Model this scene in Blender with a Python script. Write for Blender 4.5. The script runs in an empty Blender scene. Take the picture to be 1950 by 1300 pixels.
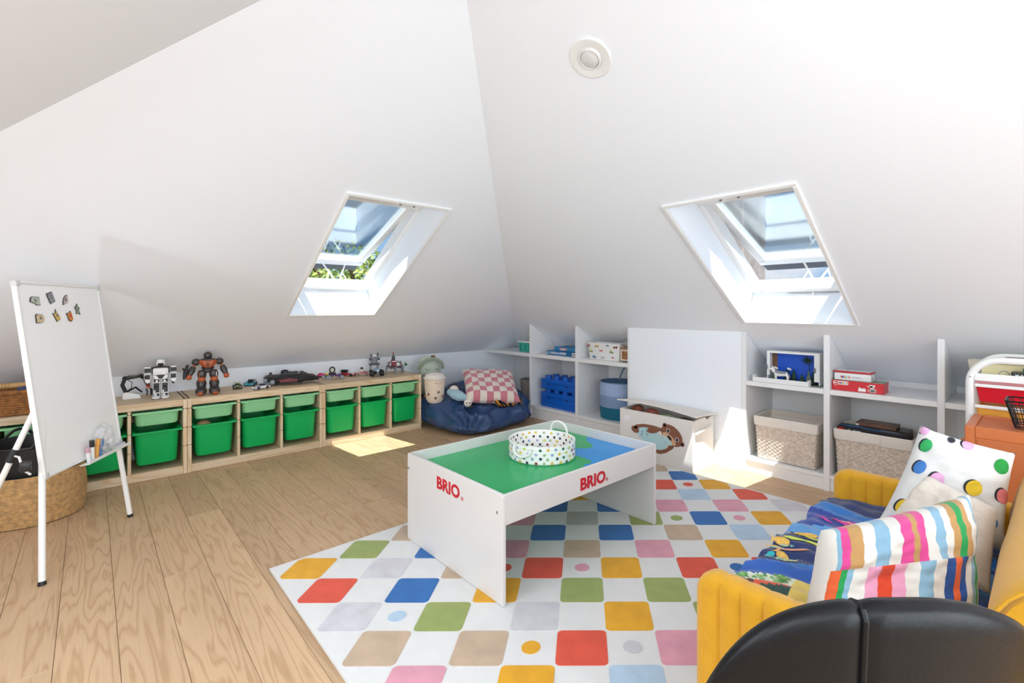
import bpy, bmesh, math, random
from mathutils import Vector, Matrix, noise
from mathutils.geometry import delaunay_2d_cdt

# ---------------------------------------------------------------- camera, sky, sun, fill, exposure
scene = bpy.context.scene
COL = scene.collection
random.seed(7)

cam = bpy.data.objects.new('camera', bpy.data.cameras.new('camera'))
COL.objects.link(cam)
cam.location = (0, 0, 1.1614)
cam.rotation_euler = (math.pi / 2, 0, 0.8480)
cam.data.sensor_width = 36.0
cam.data.lens = 16.788
cam.data.shift_y = -0.0326
cam.data.clip_start = 0.05
scene.camera = cam

world = bpy.data.worlds.new('sky')
scene.world = world
world.use_nodes = True
wt = world.node_tree
wt.nodes.clear()
_out = wt.nodes.new('ShaderNodeOutputWorld')
_bg = wt.nodes.new('ShaderNodeBackground')
_geo = wt.nodes.new('ShaderNodeTexCoord')
_map = wt.nodes.new('ShaderNodeMapping')
_map.inputs['Scale'].default_value = (1.0, 1.0, 2.2)
_noi = wt.nodes.new('ShaderNodeTexNoise')
_noi.inputs['Scale'].default_value = 2.6
_noi.inputs['Detail'].default_value = 7
_noi.inputs['Roughness'].default_value = 0.55
_rmp = wt.nodes.new('ShaderNodeValToRGB')
_rmp.color_ramp.elements[0].position = 0.50
_rmp.color_ramp.elements[0].color = (0.34, 0.58, 0.92, 1)
_rmp.color_ramp.elements[1].position = 0.72
_rmp.color_ramp.elements[1].color = (0.95, 0.97, 1.0, 1)
wt.links.new(_geo.outputs['Generated'], _map.inputs['Vector'])
wt.links.new(_map.outputs[0], _noi.inputs['Vector'])
wt.links.new(_noi.outputs['Fac'], _rmp.inputs['Fac'])
wt.links.new(_rmp.outputs['Color'], _bg.inputs['Color'])
_bg.inputs['Strength'].default_value = 0.82
wt.links.new(_bg.outputs[0], _out.inputs['Surface'])

sun = bpy.data.objects.new('sun', bpy.data.lights.new('sun', 'SUN'))
COL.objects.link(sun)
sun.data.energy = 13.0
sun.data.angle = 0.006
sun.data.color = (1.0, 0.965, 0.91)
sun.rotation_euler = Vector((-0.262, 0.208, -1.0)).to_track_quat('-Z', 'Y').to_euler()


def area_light(name, loc, target, sx, sy, watts, color=(1, 1, 1)):
    l = bpy.data.objects.new(name, bpy.data.lights.new(name, 'AREA'))
    COL.objects.link(l)
    l.data.shape = 'RECTANGLE'
    l.data.size, l.data.size_y = sx, sy
    l.data.energy = watts
    l.data.color = color
    l.location = loc
    l.rotation_euler = (Vector(target) - Vector(loc)).to_track_quat('-Z', 'Y').to_euler()
    return l


# added fill lights, set in made-up gable and roof window frames out of view
FILL_TINT = (0.825, 0.92, 1.0)
area_light('gable_fill', (2.165, 0.80, 1.02), (-3.4, 0.80, 1.02), 2.6, 1.3, 60, FILL_TINT)
_n = Vector((0, 0.533, -0.846))
for _x, _w in ((-1.35, 21), (-0.10, 16), (1.15, 10)):
    _p = Vector((_x, -0.95, 0.665 + 0.63 * 1.15)) + _n * 0.02
    _l = area_light('roof_fill', _p, _p + _n, 0.78, 1.18, _w, FILL_TINT)

scene.view_settings.view_transform = 'Standard'
scene.view_settings.look = 'None'
scene.view_settings.gamma = 1.0
scene.view_settings.exposure = 0.16
scene.view_settings.use_curve_mapping = False
try:
    scene.cycles.diffuse_bounces = 6
    scene.cycles.transparent_max_bounces = 16
except Exception:
    pass

# ---------------------------------------------------------------- helpers
PI = math.pi
MATS = {}


def lin(h):
    h = h.lstrip('#')
    out = []
    for i in (0, 2, 4):
        c = int(h[i:i + 2], 16) / 255.0
        out.append(c / 12.92 if c <= 0.04045 else ((c + 0.055) / 1.055) ** 2.4)
    return out


def mat(name, color, rough=0.5, metal=0.0, var=0.0, vscale=8.0, bump=0.0, bscale=60.0, sheen=0.0, coat=0.0,
        trans=0.0, spec=0.5, stretch=(1, 1, 1), alpha=1.0):
    if name in MATS:
        return MATS[name]
    m = bpy.data.materials.new(name)
    m.use_nodes = True
    nt = m.node_tree
    b = nt.nodes['Principled BSDF']
    c = lin(color)
    b.inputs['Base Color'].default_value = (*c, 1)
    b.inputs['Roughness'].default_value = rough
    b.inputs['Metallic'].default_value = metal
    b.inputs['Specular IOR Level'].default_value = spec
    b.inputs['Sheen Weight'].default_value = sheen
    b.inputs['Coat Weight'].default_value = coat
    b.inputs['Transmission Weight'].default_value = trans
    b.inputs['Alpha'].default_value = alpha
    if var or bump:
        tc = nt.nodes.new('ShaderNodeTexCoord')
        mp = nt.nodes.new('ShaderNodeMapping')
        mp.inputs['Scale'].default_value = stretch
        nt.links.new(tc.outputs['Object'], mp.inputs['Vector'])
    if var:
        n = nt.nodes.new('ShaderNodeTexNoise')
        n.inputs['Scale'].default_value = vscale
        n.inputs['Detail'].default_value = 5
        r = nt.nodes.new('ShaderNodeValToRGB')
        r.color_ramp.elements[0].position = 0.3
        r.color_ramp.elements[1].position = 0.7
        r.color_ramp.elements[0].color = (*[x * (1 - var) for x in c], 1)
        r.color_ramp.elements[1].color = (*[min(1, x * (1 + var * .6)) for x in c], 1)
        nt.links.new(mp.outputs[0], n.inputs['Vector'])
        nt.links.new(n.outputs['Fac'], r.inputs['Fac'])
        nt.links.new(r.outputs['Color'], b.inputs['Base Color'])
    if bump:
        n2 = nt.nodes.new('ShaderNodeTexNoise')
        n2.inputs['Scale'].default_value = bscale
        n2.inputs['Detail'].default_value = 3
        bp = nt.nodes.new('ShaderNodeBump')
        bp.inputs['Strength'].default_value = bump
        bp.inputs['Distance'].default_value = 0.004
        nt.links.new(mp.outputs[0], n2.inputs['Vector'])
        nt.links.new(n2.outputs['Fac'], bp.inputs['Height'])
        nt.links.new(bp.outputs[0], b.inputs['Normal'])
    MATS[name] = m
    return m


def wood_mat(name, light, dark, scale=1.0, axis='X', rough=0.45, random_obj=True, contrast=1.0, tint=0.12):
    """plain-sawn timber: stretched, distorted bands for the growth rings plus fine pores; every board gets its own cut"""
    m = bpy.data.materials.new(name)
    m.use_nodes = True
    nt = m.node_tree
    L = nt.links.new
    b = nt.nodes['Principled BSDF']
    b.inputs['Roughness'].default_value = rough
    tc = nt.nodes.new('ShaderNodeTexCoord')
    oi = nt.nodes.new('ShaderNodeObjectInfo')
    mp = nt.nodes.new('ShaderNodeMapping')
    st = {'X': (0.55, 6.0, 6.0), 'Y': (6.0, 0.55, 6.0), 'Z': (6.0, 6.0, 0.55)}[axis]
    mp.inputs['Scale'].default_value = [v * scale for v in st]
    add = nt.nodes.new('ShaderNodeVectorMath')
    add.operation = 'ADD'
    mul = nt.nodes.new('ShaderNodeVectorMath')
    mul.operation = 'SCALE'
    mul.inputs[0].default_value = (37.0, 23.0, 11.0)
    L(oi.outputs['Random'], mul.inputs['Scale'])
    L(tc.outputs['Object'], mp.inputs['Vector'])
    L(mp.outputs[0], add.inputs[0])
    if random_obj:
        L(mul.outputs[0], add.inputs[1])
    n1 = nt.nodes.new('ShaderNodeTexNoise')
    n1.inputs['Scale'].default_value = 1.1
    n1.inputs['Detail'].default_value = 3.0
    n1.inputs['Distortion'].default_value = 0.3
    L(add.outputs[0], n1.inputs['Vector'])
    k = nt.nodes.new('ShaderNodeMath')
    k.operation = 'MULTIPLY'
    k.inputs[1].default_value = 18.0
    L(n1.outputs['Fac'], k.inputs[0])
    fr = nt.nodes.new('ShaderNodeMath')
    fr.operation = 'PINGPONG'
    fr.inputs[1].default_value = 0.5
    L(k.outputs[0], fr.inputs[0])
    r = nt.nodes.new('ShaderNodeValToRGB')
    cl, cd = lin(light), lin(dark)
    e = r.color_ramp.elements
    e[0].position = 0.0
    e[0].color = (*cd, 1)
    e[1].position = 0.28
    e[1].color = (*cl, 1)
    L(fr.outputs[0], r.inputs['Fac'])
    # fine pores
    mp2 = nt.nodes.new('ShaderNodeMapping')
    st2 = {'X': (4, 160, 160), 'Y': (160, 4, 160), 'Z': (160, 160, 4)}[axis]
    mp2.inputs['Scale'].default_value = st2
    L(tc.outputs['Object'], mp2.inputs['Vector'])
    n2 = nt.nodes.new('ShaderNodeTexNoise')
    n2.inputs['Scale'].default_value = 1.0
    n2.inputs['Detail'].default_value = 2.0
    L(mp2.outputs[0], n2.inputs['Vector'])
    mix = nt.nodes.new('ShaderNodeMix')
    mix.data_type = 'RGBA'
    mix.blend_type = 'MULTIPLY'
    mix.inputs[0].default_value = 0.20 * contrast
    L(r.outputs['Color'], mix.inputs[6])
    L(n2.outputs['Fac'], mix.inputs[7])
    # broad patches of tone, and the board's own tone
    n3 = nt.nodes.new('ShaderNodeTexNoise')
    n3.inputs['Scale'].default_value = 0.45
    L(add.outputs[0], n3.inputs['Vector'])
    mr = nt.nodes.new('ShaderNodeMapRange')
    mr.inputs[1].default_value = 0.3
    mr.inputs[2].default_value = 0.7
    mr.inputs[3].default_value = 1.0 - tint
    mr.inputs[4].default_value = 1.0 + tint
    L(n3.outputs['Fac'], mr.inputs[0])
    mr2 = nt.nodes.new('ShaderNodeMapRange')
    mr2.inputs[3].default_value = 1.0 - tint * .8 if random_obj else 1.0
    mr2.inputs[4].default_value = 1.0 + tint * .8 if random_obj else 1.0
    L(oi.outputs['Random'], mr2.inputs[0])
    mm = nt.nodes.new('ShaderNodeMath')
    mm.operation = 'MULTIPLY'
    L(mr.outputs[0], mm.inputs[0])
    L(mr2.outputs[0], mm.inputs[1])
    sc = nt.nodes.new('ShaderNodeVectorMath')
    sc.operation = 'SCALE'
    L(mix.outputs[2], sc.inputs[0])
    L(mm.outputs[0], sc.inputs['Scale'])
    L(sc.outputs[0], b.inputs['Base Color'])
    bp = nt.nodes.new('ShaderNodeBump')
    bp.inputs['Strength'].default_value = 0.12
    bp.inputs['Distance'].default_value = 0.002
    L(n2.outputs['Fac'], bp.inputs['Height'])
    L(bp.outputs[0], b.inputs['Normal'])
    MATS[name] = m
    return m


INV = {}


def thing(name, label, cat, loc=(0, 0, 0), rz=0.0, group=None, kind=None, rot=None):
    o = bpy.data.objects.new(name, None)
    o.empty_display_size = 0.05
    COL.objects.link(o)
    o.location = loc
    o.rotation_euler = rot if rot else (0, 0, rz)
    tagp(o, label, cat, group, kind)
    Mx = Matrix.Translation(Vector(loc)) @ o.rotation_euler.to_matrix().to_4x4()
    INV[o.name] = Mx.inverted()
    return o


def tagp(o, label=None, cat=None, group=None, kind=None):
    if label: o['label'] = label
    if cat: o['category'] = cat
    if group: o['group'] = group
    if kind: o['kind'] = kind
    return o


def root_inv(p):
    while p is not None and p.name not in INV:
        p = p.parent
    return INV[p.name] if p is not None else Matrix()


class B:
    """collects shapes into one mesh; world=parent means coordinates are given in the room's own axes"""

    def __init__(s, world=None, M=None):
        s.bm = bmesh.new()
        s.mi = 0
        s.base = root_inv(world) if world is not None else Matrix()
        s.M = s.base @ M if M is not None else s.base.copy()

    def at(s, M=None):
        s.M = s.base @ M if M is not None else s.base.copy()
        return s

    def v(s, p):
        return s.bm.verts.new(s.M @ Vector(p))

    def f(s, vs):
        try:
            q = s.bm.faces.new(vs)
            q.material_index = s.mi
            return q
        except ValueError:
            return None

    def box(s, x0, x1, y0, y1, z0, z1, bev=0.0, seg=1):
        vs = [s.v(p) for p in ((x0, y0, z0), (x1, y0, z0), (x1, y1, z0), (x0, y1, z0), (x0, y0, z1), (x1, y0, z1), (x1, y1, z1), (x0, y1, z1))]
        fs = [s.f([vs[i] for i in q]) for q in ((0, 3, 2, 1), (4, 5, 6, 7), (0, 1, 5, 4), (1, 2, 6, 5), (2, 3, 7, 6), (3, 0, 4, 7))]
        if bev:
            ed = list({e for q in fs for e in q.edges})
            r = bmesh.ops.bevel(s.bm, geom=ed, offset=bev, segments=seg, profile=0.5, affect='EDGES', clamp_overlap=True)
            for q in r['faces']:
                q.material_index = s.mi
        return s

    def cbox(s, c, size, bev=0.0, seg=1):
        x, y, z = c
        a, b, d = [q / 2 for q in size]
        return s.box(x - a, x + a, y - b, y + b, z - d, z + d, bev, seg)

    def loft(s, loops, cap0=True, cap1=True, closed=True, wrap=False):
        R = [[s.v(p) for p in lp] for lp in loops]
        n = len(R[0])
        k = len(R)
        for i in range(k if wrap else k - 1):
            a, b = R[i], R[(i + 1) % k]
            for j in range(n if closed else n - 1):
                jj = (j + 1) % n
                s.f([a[j], a[jj], b[jj], b[j]])
        if cap0 and not wrap: s.f(list(reversed(R[0])))
        if cap1 and not wrap: s.f(R[-1])
        return s

    def cyl(s, p0, p1, r0, r1=None, n=12, cap=True):
        p0, p1 = Vector(p0), Vector(p1)
        r1 = r0 if r1 is None else r1
        d = (p1 - p0).normalized()
        q = d.to_track_quat('Z', 'Y')
        A, Bv = q @ Vector((1, 0, 0)), q @ Vector((0, 1, 0))
        lp = []
        for p, r in ((p0, r0), (p1, r1)):
            lp.append([p + (A * math.cos(2 * PI * i / n) + Bv * math.sin(2 * PI * i / n)) * r for i in range(n)])
        return s.loft(lp, cap, cap)

    def tube(s, path, r, n=8, closed=False, cap=True):
        P = [Vector(p) for p in path]
        k = len(P)
        rr = r if isinstance(r, (list, tuple)) else [r] * k
        lp = []
        prev = None
        for i in range(k):
            if closed:
                t = (P[(i + 1) % k] - P[i - 1]).normalized()
            else:
                t = (P[min(i + 1, k - 1)] - P[max(i - 1, 0)]).normalized()
            if prev is None:
                a = t.orthogonal().normalized()
            else:
                a = (prev - t * prev.dot(t))
                a = a.normalized() if a.length > 1e-6 else t.orthogonal().normalized()
            prev = a
            b = t.cross(a)
            lp.append([P[i] + (a * math.cos(2 * PI * j / n) + b * math.sin(2 * PI * j / n)) * rr[i] for j in range(n)])
        return s.loft(lp, cap, cap, wrap=closed)

    def lathe(s, prof, c=(0, 0, 0), n=24, cap0=True, cap1=True, sx=1.0, sy=1.0):
        lp = [[(c[0] + r * sx * math.cos(2 * PI * i / n), c[1] + r * sy * math.sin(2 * PI * i / n), c[2] + z) for i in range(n)] for r, z in prof]
        return s.loft(lp, cap0, cap1)

    def ball(s, c, r, n=16, m=10, p=1.0):
        """ellipsoid; p < 1 squares it off"""
        rx, ry, rz = (r, r, r) if not hasattr(r, '__len__') else r
        sg = lambda x: math.copysign(abs(x) ** p, x)
        top = s.v((c[0], c[1], c[2] + rz))
        bot = s.v((c[0], c[1], c[2] - rz))
        R = []
        for i in range(1, m):
            t = PI * i / m
            R.append([s.v((c[0] + rx * sg(math.sin(t)) * sg(math.cos(2 * PI * j / n)), c[1] + ry * sg(math.sin(t)) * sg(math.sin(2 * PI * j / n)), c[2] + rz * sg(math.cos(t)))) for j in range(n)])
        for j in range(n):
            jj = (j + 1) % n
            s.f([top, R[0][j], R[0][jj]])
            s.f([bot, R[-1][jj], R[-1][j]])
            for i in range(m - 2):
                s.f([R[i][j], R[i + 1][j], R[i + 1][jj], R[i][jj]])
        return s

    def prism(s, poly, d0, d1, axis='Z', bev=0.0):
        """2-D outline swept along an axis: Z -> (x,y), Y -> (x,z), X -> (y,z)"""
        def p3(a, b, d):
            return (a, b, d) if axis == 'Z' else ((a, d, b) if axis == 'Y' else (d, a, b))
        lo = [s.v(p3(a, b, d0)) for a, b in poly]
        hi = [s.v(p3(a, b, d1)) for a, b in poly]
        n = len(poly)
        fs = [s.f(list(reversed(lo))), s.f(hi)]
        for i in range(n):
            fs.append(s.f([lo[i], lo[(i + 1) % n], hi[(i + 1) % n], hi[i]]))
        if bev:
            ed = list({e for q in fs if q for e in q.edges})
            r = bmesh.ops.bevel(s.bm, geom=ed, offset=bev, segments=1, profile=0.5, affect='EDGES', clamp_overlap=True)
            for q in r['faces']:
                q.material_index = s.mi
        return s

    def quad(s, a, b, c, d):
        s.f([s.v(a), s.v(b), s.v(c), s.v(d)])
        return s

    def grid(s, fn, nu, nv, wrap_u=False):
        G = [[s.v(fn(i / nu, j / nv)) for j in range(nv + 1)] for i in range(nu if wrap_u else nu + 1)]
        k = len(G)
        for i in range(k if wrap_u else k - 1):
            for j in range(nv):
                s.f([G[i][j], G[(i + 1) % k][j], G[(i + 1) % k][j + 1], G[i][j + 1]])
        return s

    def build(s, name, mats, parent=None, angle=0.6, label=None, kind=None, fix=True):
        if fix:
            bmesh.ops.recalc_face_normals(s.bm, faces=s.bm.faces)
        me = bpy.data.meshes.new(name)
        s.bm.to_mesh(me)
        s.bm.free()
        for m in (mats if isinstance(mats, (list, tuple)) else [mats]):
            me.materials.append(m)
        for p in me.polygons:
            p.use_smooth = True
        me.set_sharp_from_angle(angle=angle)
        o = bpy.data.objects.new(name, me)
        COL.objects.link(o)
        if parent is not None:
            o.parent = parent
        if label: o['label'] = label
        if kind: o['kind'] = kind
        return o


KIDS = {}


def copy_tree(o, parent=None):
    c = o.copy()
    COL.objects.link(c)
    if parent is not None:
        c.parent = parent
    for ch in [x for x in o.children]:
        copy_tree(ch, c)
    return c


def place(o, loc, rz, label, group=None):
    o.location = loc
    o.rotation_euler = (0, 0, rz)
    o['label'] = label
    if group: o['group'] = group
    return o


def rrect(hx, hy, r, z, cx=0, cy=0, k=4):
    pts = []
    for sx, sy, a0 in ((1, 1, 0), (-1, 1, PI / 2), (-1, -1, PI), (1, -1, 3 * PI / 2)):
        for i in range(k + 1):
            a = a0 + (PI / 2) * i / k
            pts.append((cx + sx * (hx - r) + r * math.cos(a), cy + sy * (hy - r) + r * math.sin(a), z))
    return pts


def arc(cx, cy, r, a0, a1, n):
    return [(cx + r * math.cos(a0 + (a1 - a0) * i / n), cy + r * math.sin(a0 + (a1 - a0) * i / n)) for i in range(n + 1)]


def text(body, name, size, M, m, parent, bold=0.0, ext=0.0004, align='LEFT', font_x=1.0, label=None):
    """flat lettering turned into a mesh; M maps the text's own plane (x right, y up) to the room"""
    cu = bpy.data.curves.new(name, 'FONT')
    cu.body = body
    cu.size = size
    cu.offset = bold
    cu.extrude = ext
    cu.align_x = align
    cu.resolution_u = 3
    t = bpy.data.objects.new(name, cu)
    COL.objects.link(t)
    dg = bpy.context.evaluated_depsgraph_get()
    me = bpy.data.meshes.new_from_object(t.evaluated_get(dg))
    bpy.data.objects.remove(t)
    me.transform(root_inv(parent) @ M @ Matrix.Diagonal((font_x, 1, 1, 1)))
    me.materials.clear()
    me.materials.append(m)
    o = bpy.data.objects.new(name, me)
    COL.objects.link(o)
    o.parent = parent
    if label: o['label'] = label
    return o


def basis(o, x, y, z=None):
    x, y = Vector(x).normalized(), Vector(y).normalized()
    z = x.cross(y) if z is None else Vector(z).normalized()
    M = Matrix((x, y, z)).transposed().to_4x4()
    M.translation = Vector(o)
    return M


T3 = Matrix.Translation
def RX(a): return Matrix.Rotation(a, 4, 'X')
def RY(a): return Matrix.Rotation(a, 4, 'Y')
def RZ(a): return Matrix.Rotation(a, 4, 'Z')


# ---------------------------------------------------------------- shared materials
WALL = mat('white_paint', '#f5f9ff', 0.8, bump=0.03, bscale=220)
TRIM = mat('white_gloss_trim', '#efefee', 0.35)
SHELFW = mat('white_cabinet_paint', '#eeeeee', 0.4)
WINW = mat('white_window_lacquer', '#f2f2f1', 0.3)
PINE = wood_mat('pale_pine', '#e6cfae', '#d9b88c', 0.8, 'Y', 0.5, tint=0.06, contrast=.5)
PINEV = wood_mat('pale_pine_upright', '#e6cfae', '#d9b88c', 0.8, 'Z', 0.5, tint=0.06, contrast=.5)
OAK = wood_mat('oak_floor', '#d3b08b', '#c09a74', 1.0, 'X', 0.42, tint=0.09)
BLACK = mat('black_plastic', '#1b1b1d', 0.4)
DGREY = mat('dark_grey_plastic', '#3b3a3c', 0.4)
GREY = mat('grey_plastic', '#85868a', 0.4)
WHITE = mat('white_plastic', '#f0f0ee', 0.35)
STEEL = mat('brushed_metal', '#b9bbbd', 0.3, 1.0)
RED = mat('red_plastic', '#c2202c', 0.4)
# ---------------------------------------------------------------- the room shell
XL, YB, YF, XR = -4.47, 4.0, -2.1, 2.2          # left knee wall, shelf wall, opposite knee wall, gable
S = 0.63                                        # roof pitch (rise per run)
ZL, ZB = 0.665, 0.68


def zl(x): return ZL + S * (x - XL)
def zb(y): return ZB + S * (YB - y)
def zf(y): return ZL + S * (y - YF)


fl = B().box(XL - .05, XR, YF - .05, YB + .05, -0.05, -0.014).build('floor', mat('floor_gap', '#7a6248', 0.8))
fl['kind'] = 'structure'
PW, P0 = 0.1635, 0.0718
fixed = {1: -2.53, 2: -3.195, -3: -3.30, 5: -3.75, 4: -2.05, 0: -1.2}
meshes = {}
k0, k1 = -13, 24
for k in range(k0, k1):
    y0 = P0 + k * PW
    j = fixed.get(k, XL + random.uniform(0.3, 1.8))
    cuts = [XL]
    a = j
    while a > XL + 1.95: a -= 1.9
    while a < XR - .25:
        if a > XL + .15: cuts.append(a)
        a += 1.9
    cuts.append(XR)
    for a, b in zip(cuts, cuts[1:]):
        key = round(b - a, 2)
        if key not in meshes:
            q = B()
            q.box(0.0004, key - 0.0004, 0.0006, PW - 0.0006, -0.014, 0, 0.0012)
            o = q.build('plank', OAK, fl)
            meshes[key] = o.data
        else:
            o = bpy.data.objects.new('plank', meshes[key])
            COL.objects.link(o)
            o.parent = fl
        o.location = (a, y0, 0)


def struct(o):
    o['kind'] = 'structure'
    return o


struct(B().box(XL - .06, XL, YF, YB, 0, ZL).build('wall_left', WALL))
struct(B().box(XL, XR, YB, YB + .06, 0, ZB).build('wall_back', WALL))
struct(B().box(XL, XR, YF - .06, YF, 0, ZL).build('wall_front', WALL))
yr = (ZB + S * YB - ZL + S * YF) / (2 * S)
zr = zb(yr)
xa = XL + (zr - ZL) / S
struct(B().prism([(YF, 0), (YB, 0), (YB, ZB), (yr, zr), (YF, ZL)], XR, XR + .06, 'X').build('wall_right', WALL))

# ceiling: three roof slopes; two of them are pierced for the roof windows
Wl = (1.105, 1.775, -3.757, -2.655)             # y0, y1, x bottom, x top   (left slope)
Wr = (-1.40, -0.775, 3.378, 2.362)              # x0, x1, y bottom, y top   (shelf slope)
cb = B()


def slope(outer, hole, lift):
    pts = [Vector(p) for p in outer] + [Vector(p) for p in hole]
    no, nh = len(outer), len(hole)
    ed = [(i, (i + 1) % no) for i in range(no)] + [(no + i, no + (i + 1) % nh) for i in range(nh)]
    vs, es, fs, *_ = delaunay_2d_cdt(pts, ed, [], 0, 1e-6)
    V = [cb.v(lift(p)) for p in vs]
    for t in fs:
        c = sum((vs[i] for i in t), Vector((0, 0))) / len(t)
        if nh and min(p.x for p in pts[no:]) < c.x < max(p.x for p in pts[no:]) and min(p.y for p in pts[no:]) < c.y < max(p.y for p in pts[no:]):
            continue
        cb.f([V[i] for i in t])


xh = XL + (ZB + S * YB - ZL - S * YB) / S       # where the back knee wall meets the left slope
slope([(XL, YF), (xa, yr), (xh, YB), (XL, YB)], [(Wl[2], Wl[0]), (Wl[3], Wl[0]), (Wl[3], Wl[1]), (Wl[2], Wl[1])], lambda p: (p.x, p.y, zl(p.x)))
slope([(xh, YB), (xa, yr), (XR, yr), (XR, YB)], [(Wr[0], Wr[2]), (Wr[1], Wr[2]), (Wr[1], Wr[3]), (Wr[0], Wr[3])], lambda p: (p.x, p.y, zb(p.y)))
slope([(XL, YF), (xa, yr), (XR, yr), (XR, YF)], [], lambda p: (p.x, p.y, zf(p.y)))
ceil = struct(cb.build('ceiling', WALL, fix=False, angle=0.05))

# the boxed-out wall between the two runs of shelving, with its skirting
struct(B().prism([(3.504, 0), (YB - .002, 0), (YB - .002, ZB), (3.504, zb(3.504) - .001)], -2.43, -1.483, 'X').build('wall_middle', WALL))
prof = [(0, 0), (-.022, 0), (-.022, .125), (-.018, .135), (-.020, .140), (-.016, .150), (-.010, .158), (-.012, .166), (-.006, .180), (0, .182)]
struct(B().prism([(3.5035 + a, b) for a, b in prof], -2.43, -1.485, 'X').build('baseboard_back', TRIM))
struct(B().prism([(XL + .0005 - a, b) for a, b in prof], YF, YB, 'Y').build('baseboard_left', TRIM))

# ---------------------------------------------------------------- roof windows
GLASS = bpy.data.materials.new('window_glass')
GLASS.use_nodes = True
g = GLASS.node_tree
g.nodes.clear()
go = g.nodes.new('ShaderNodeOutputMaterial')
gm = g.nodes.new('ShaderNodeMixShader')
gt = g.nodes.new('ShaderNodeBsdfTransparent')
gt.inputs['Color'].default_value = (0.86, 0.91, 0.93, 1)
gg = g.nodes.new('ShaderNodeBsdfGlossy')
gg.inputs['Roughness'].default_value = 0.02
gl = g.nodes.new('ShaderNodeLayerWeight')
gl.inputs['Blend'].default_value = 0.35
gmr = g.nodes.new('ShaderNodeMapRange')
gmr.inputs[3].default_value = 0.10
gmr.inputs[4].default_value = 0.6
g.links.new(gl.outputs['Fresnel'], gmr.inputs[0])
g.links.new(gmr.outputs[0], gm.inputs['Fac'])
g.links.new(gt.outputs[0], gm.inputs[1])
g.links.new(gg.outputs[0], gm.inputs[2])
g.links.new(gm.outputs[0], go.inputs['Surface'])
CLAD = mat('grey_window_cladding', '#4a4a4d', 0.5, bump=.2, bscale=90)


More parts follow.
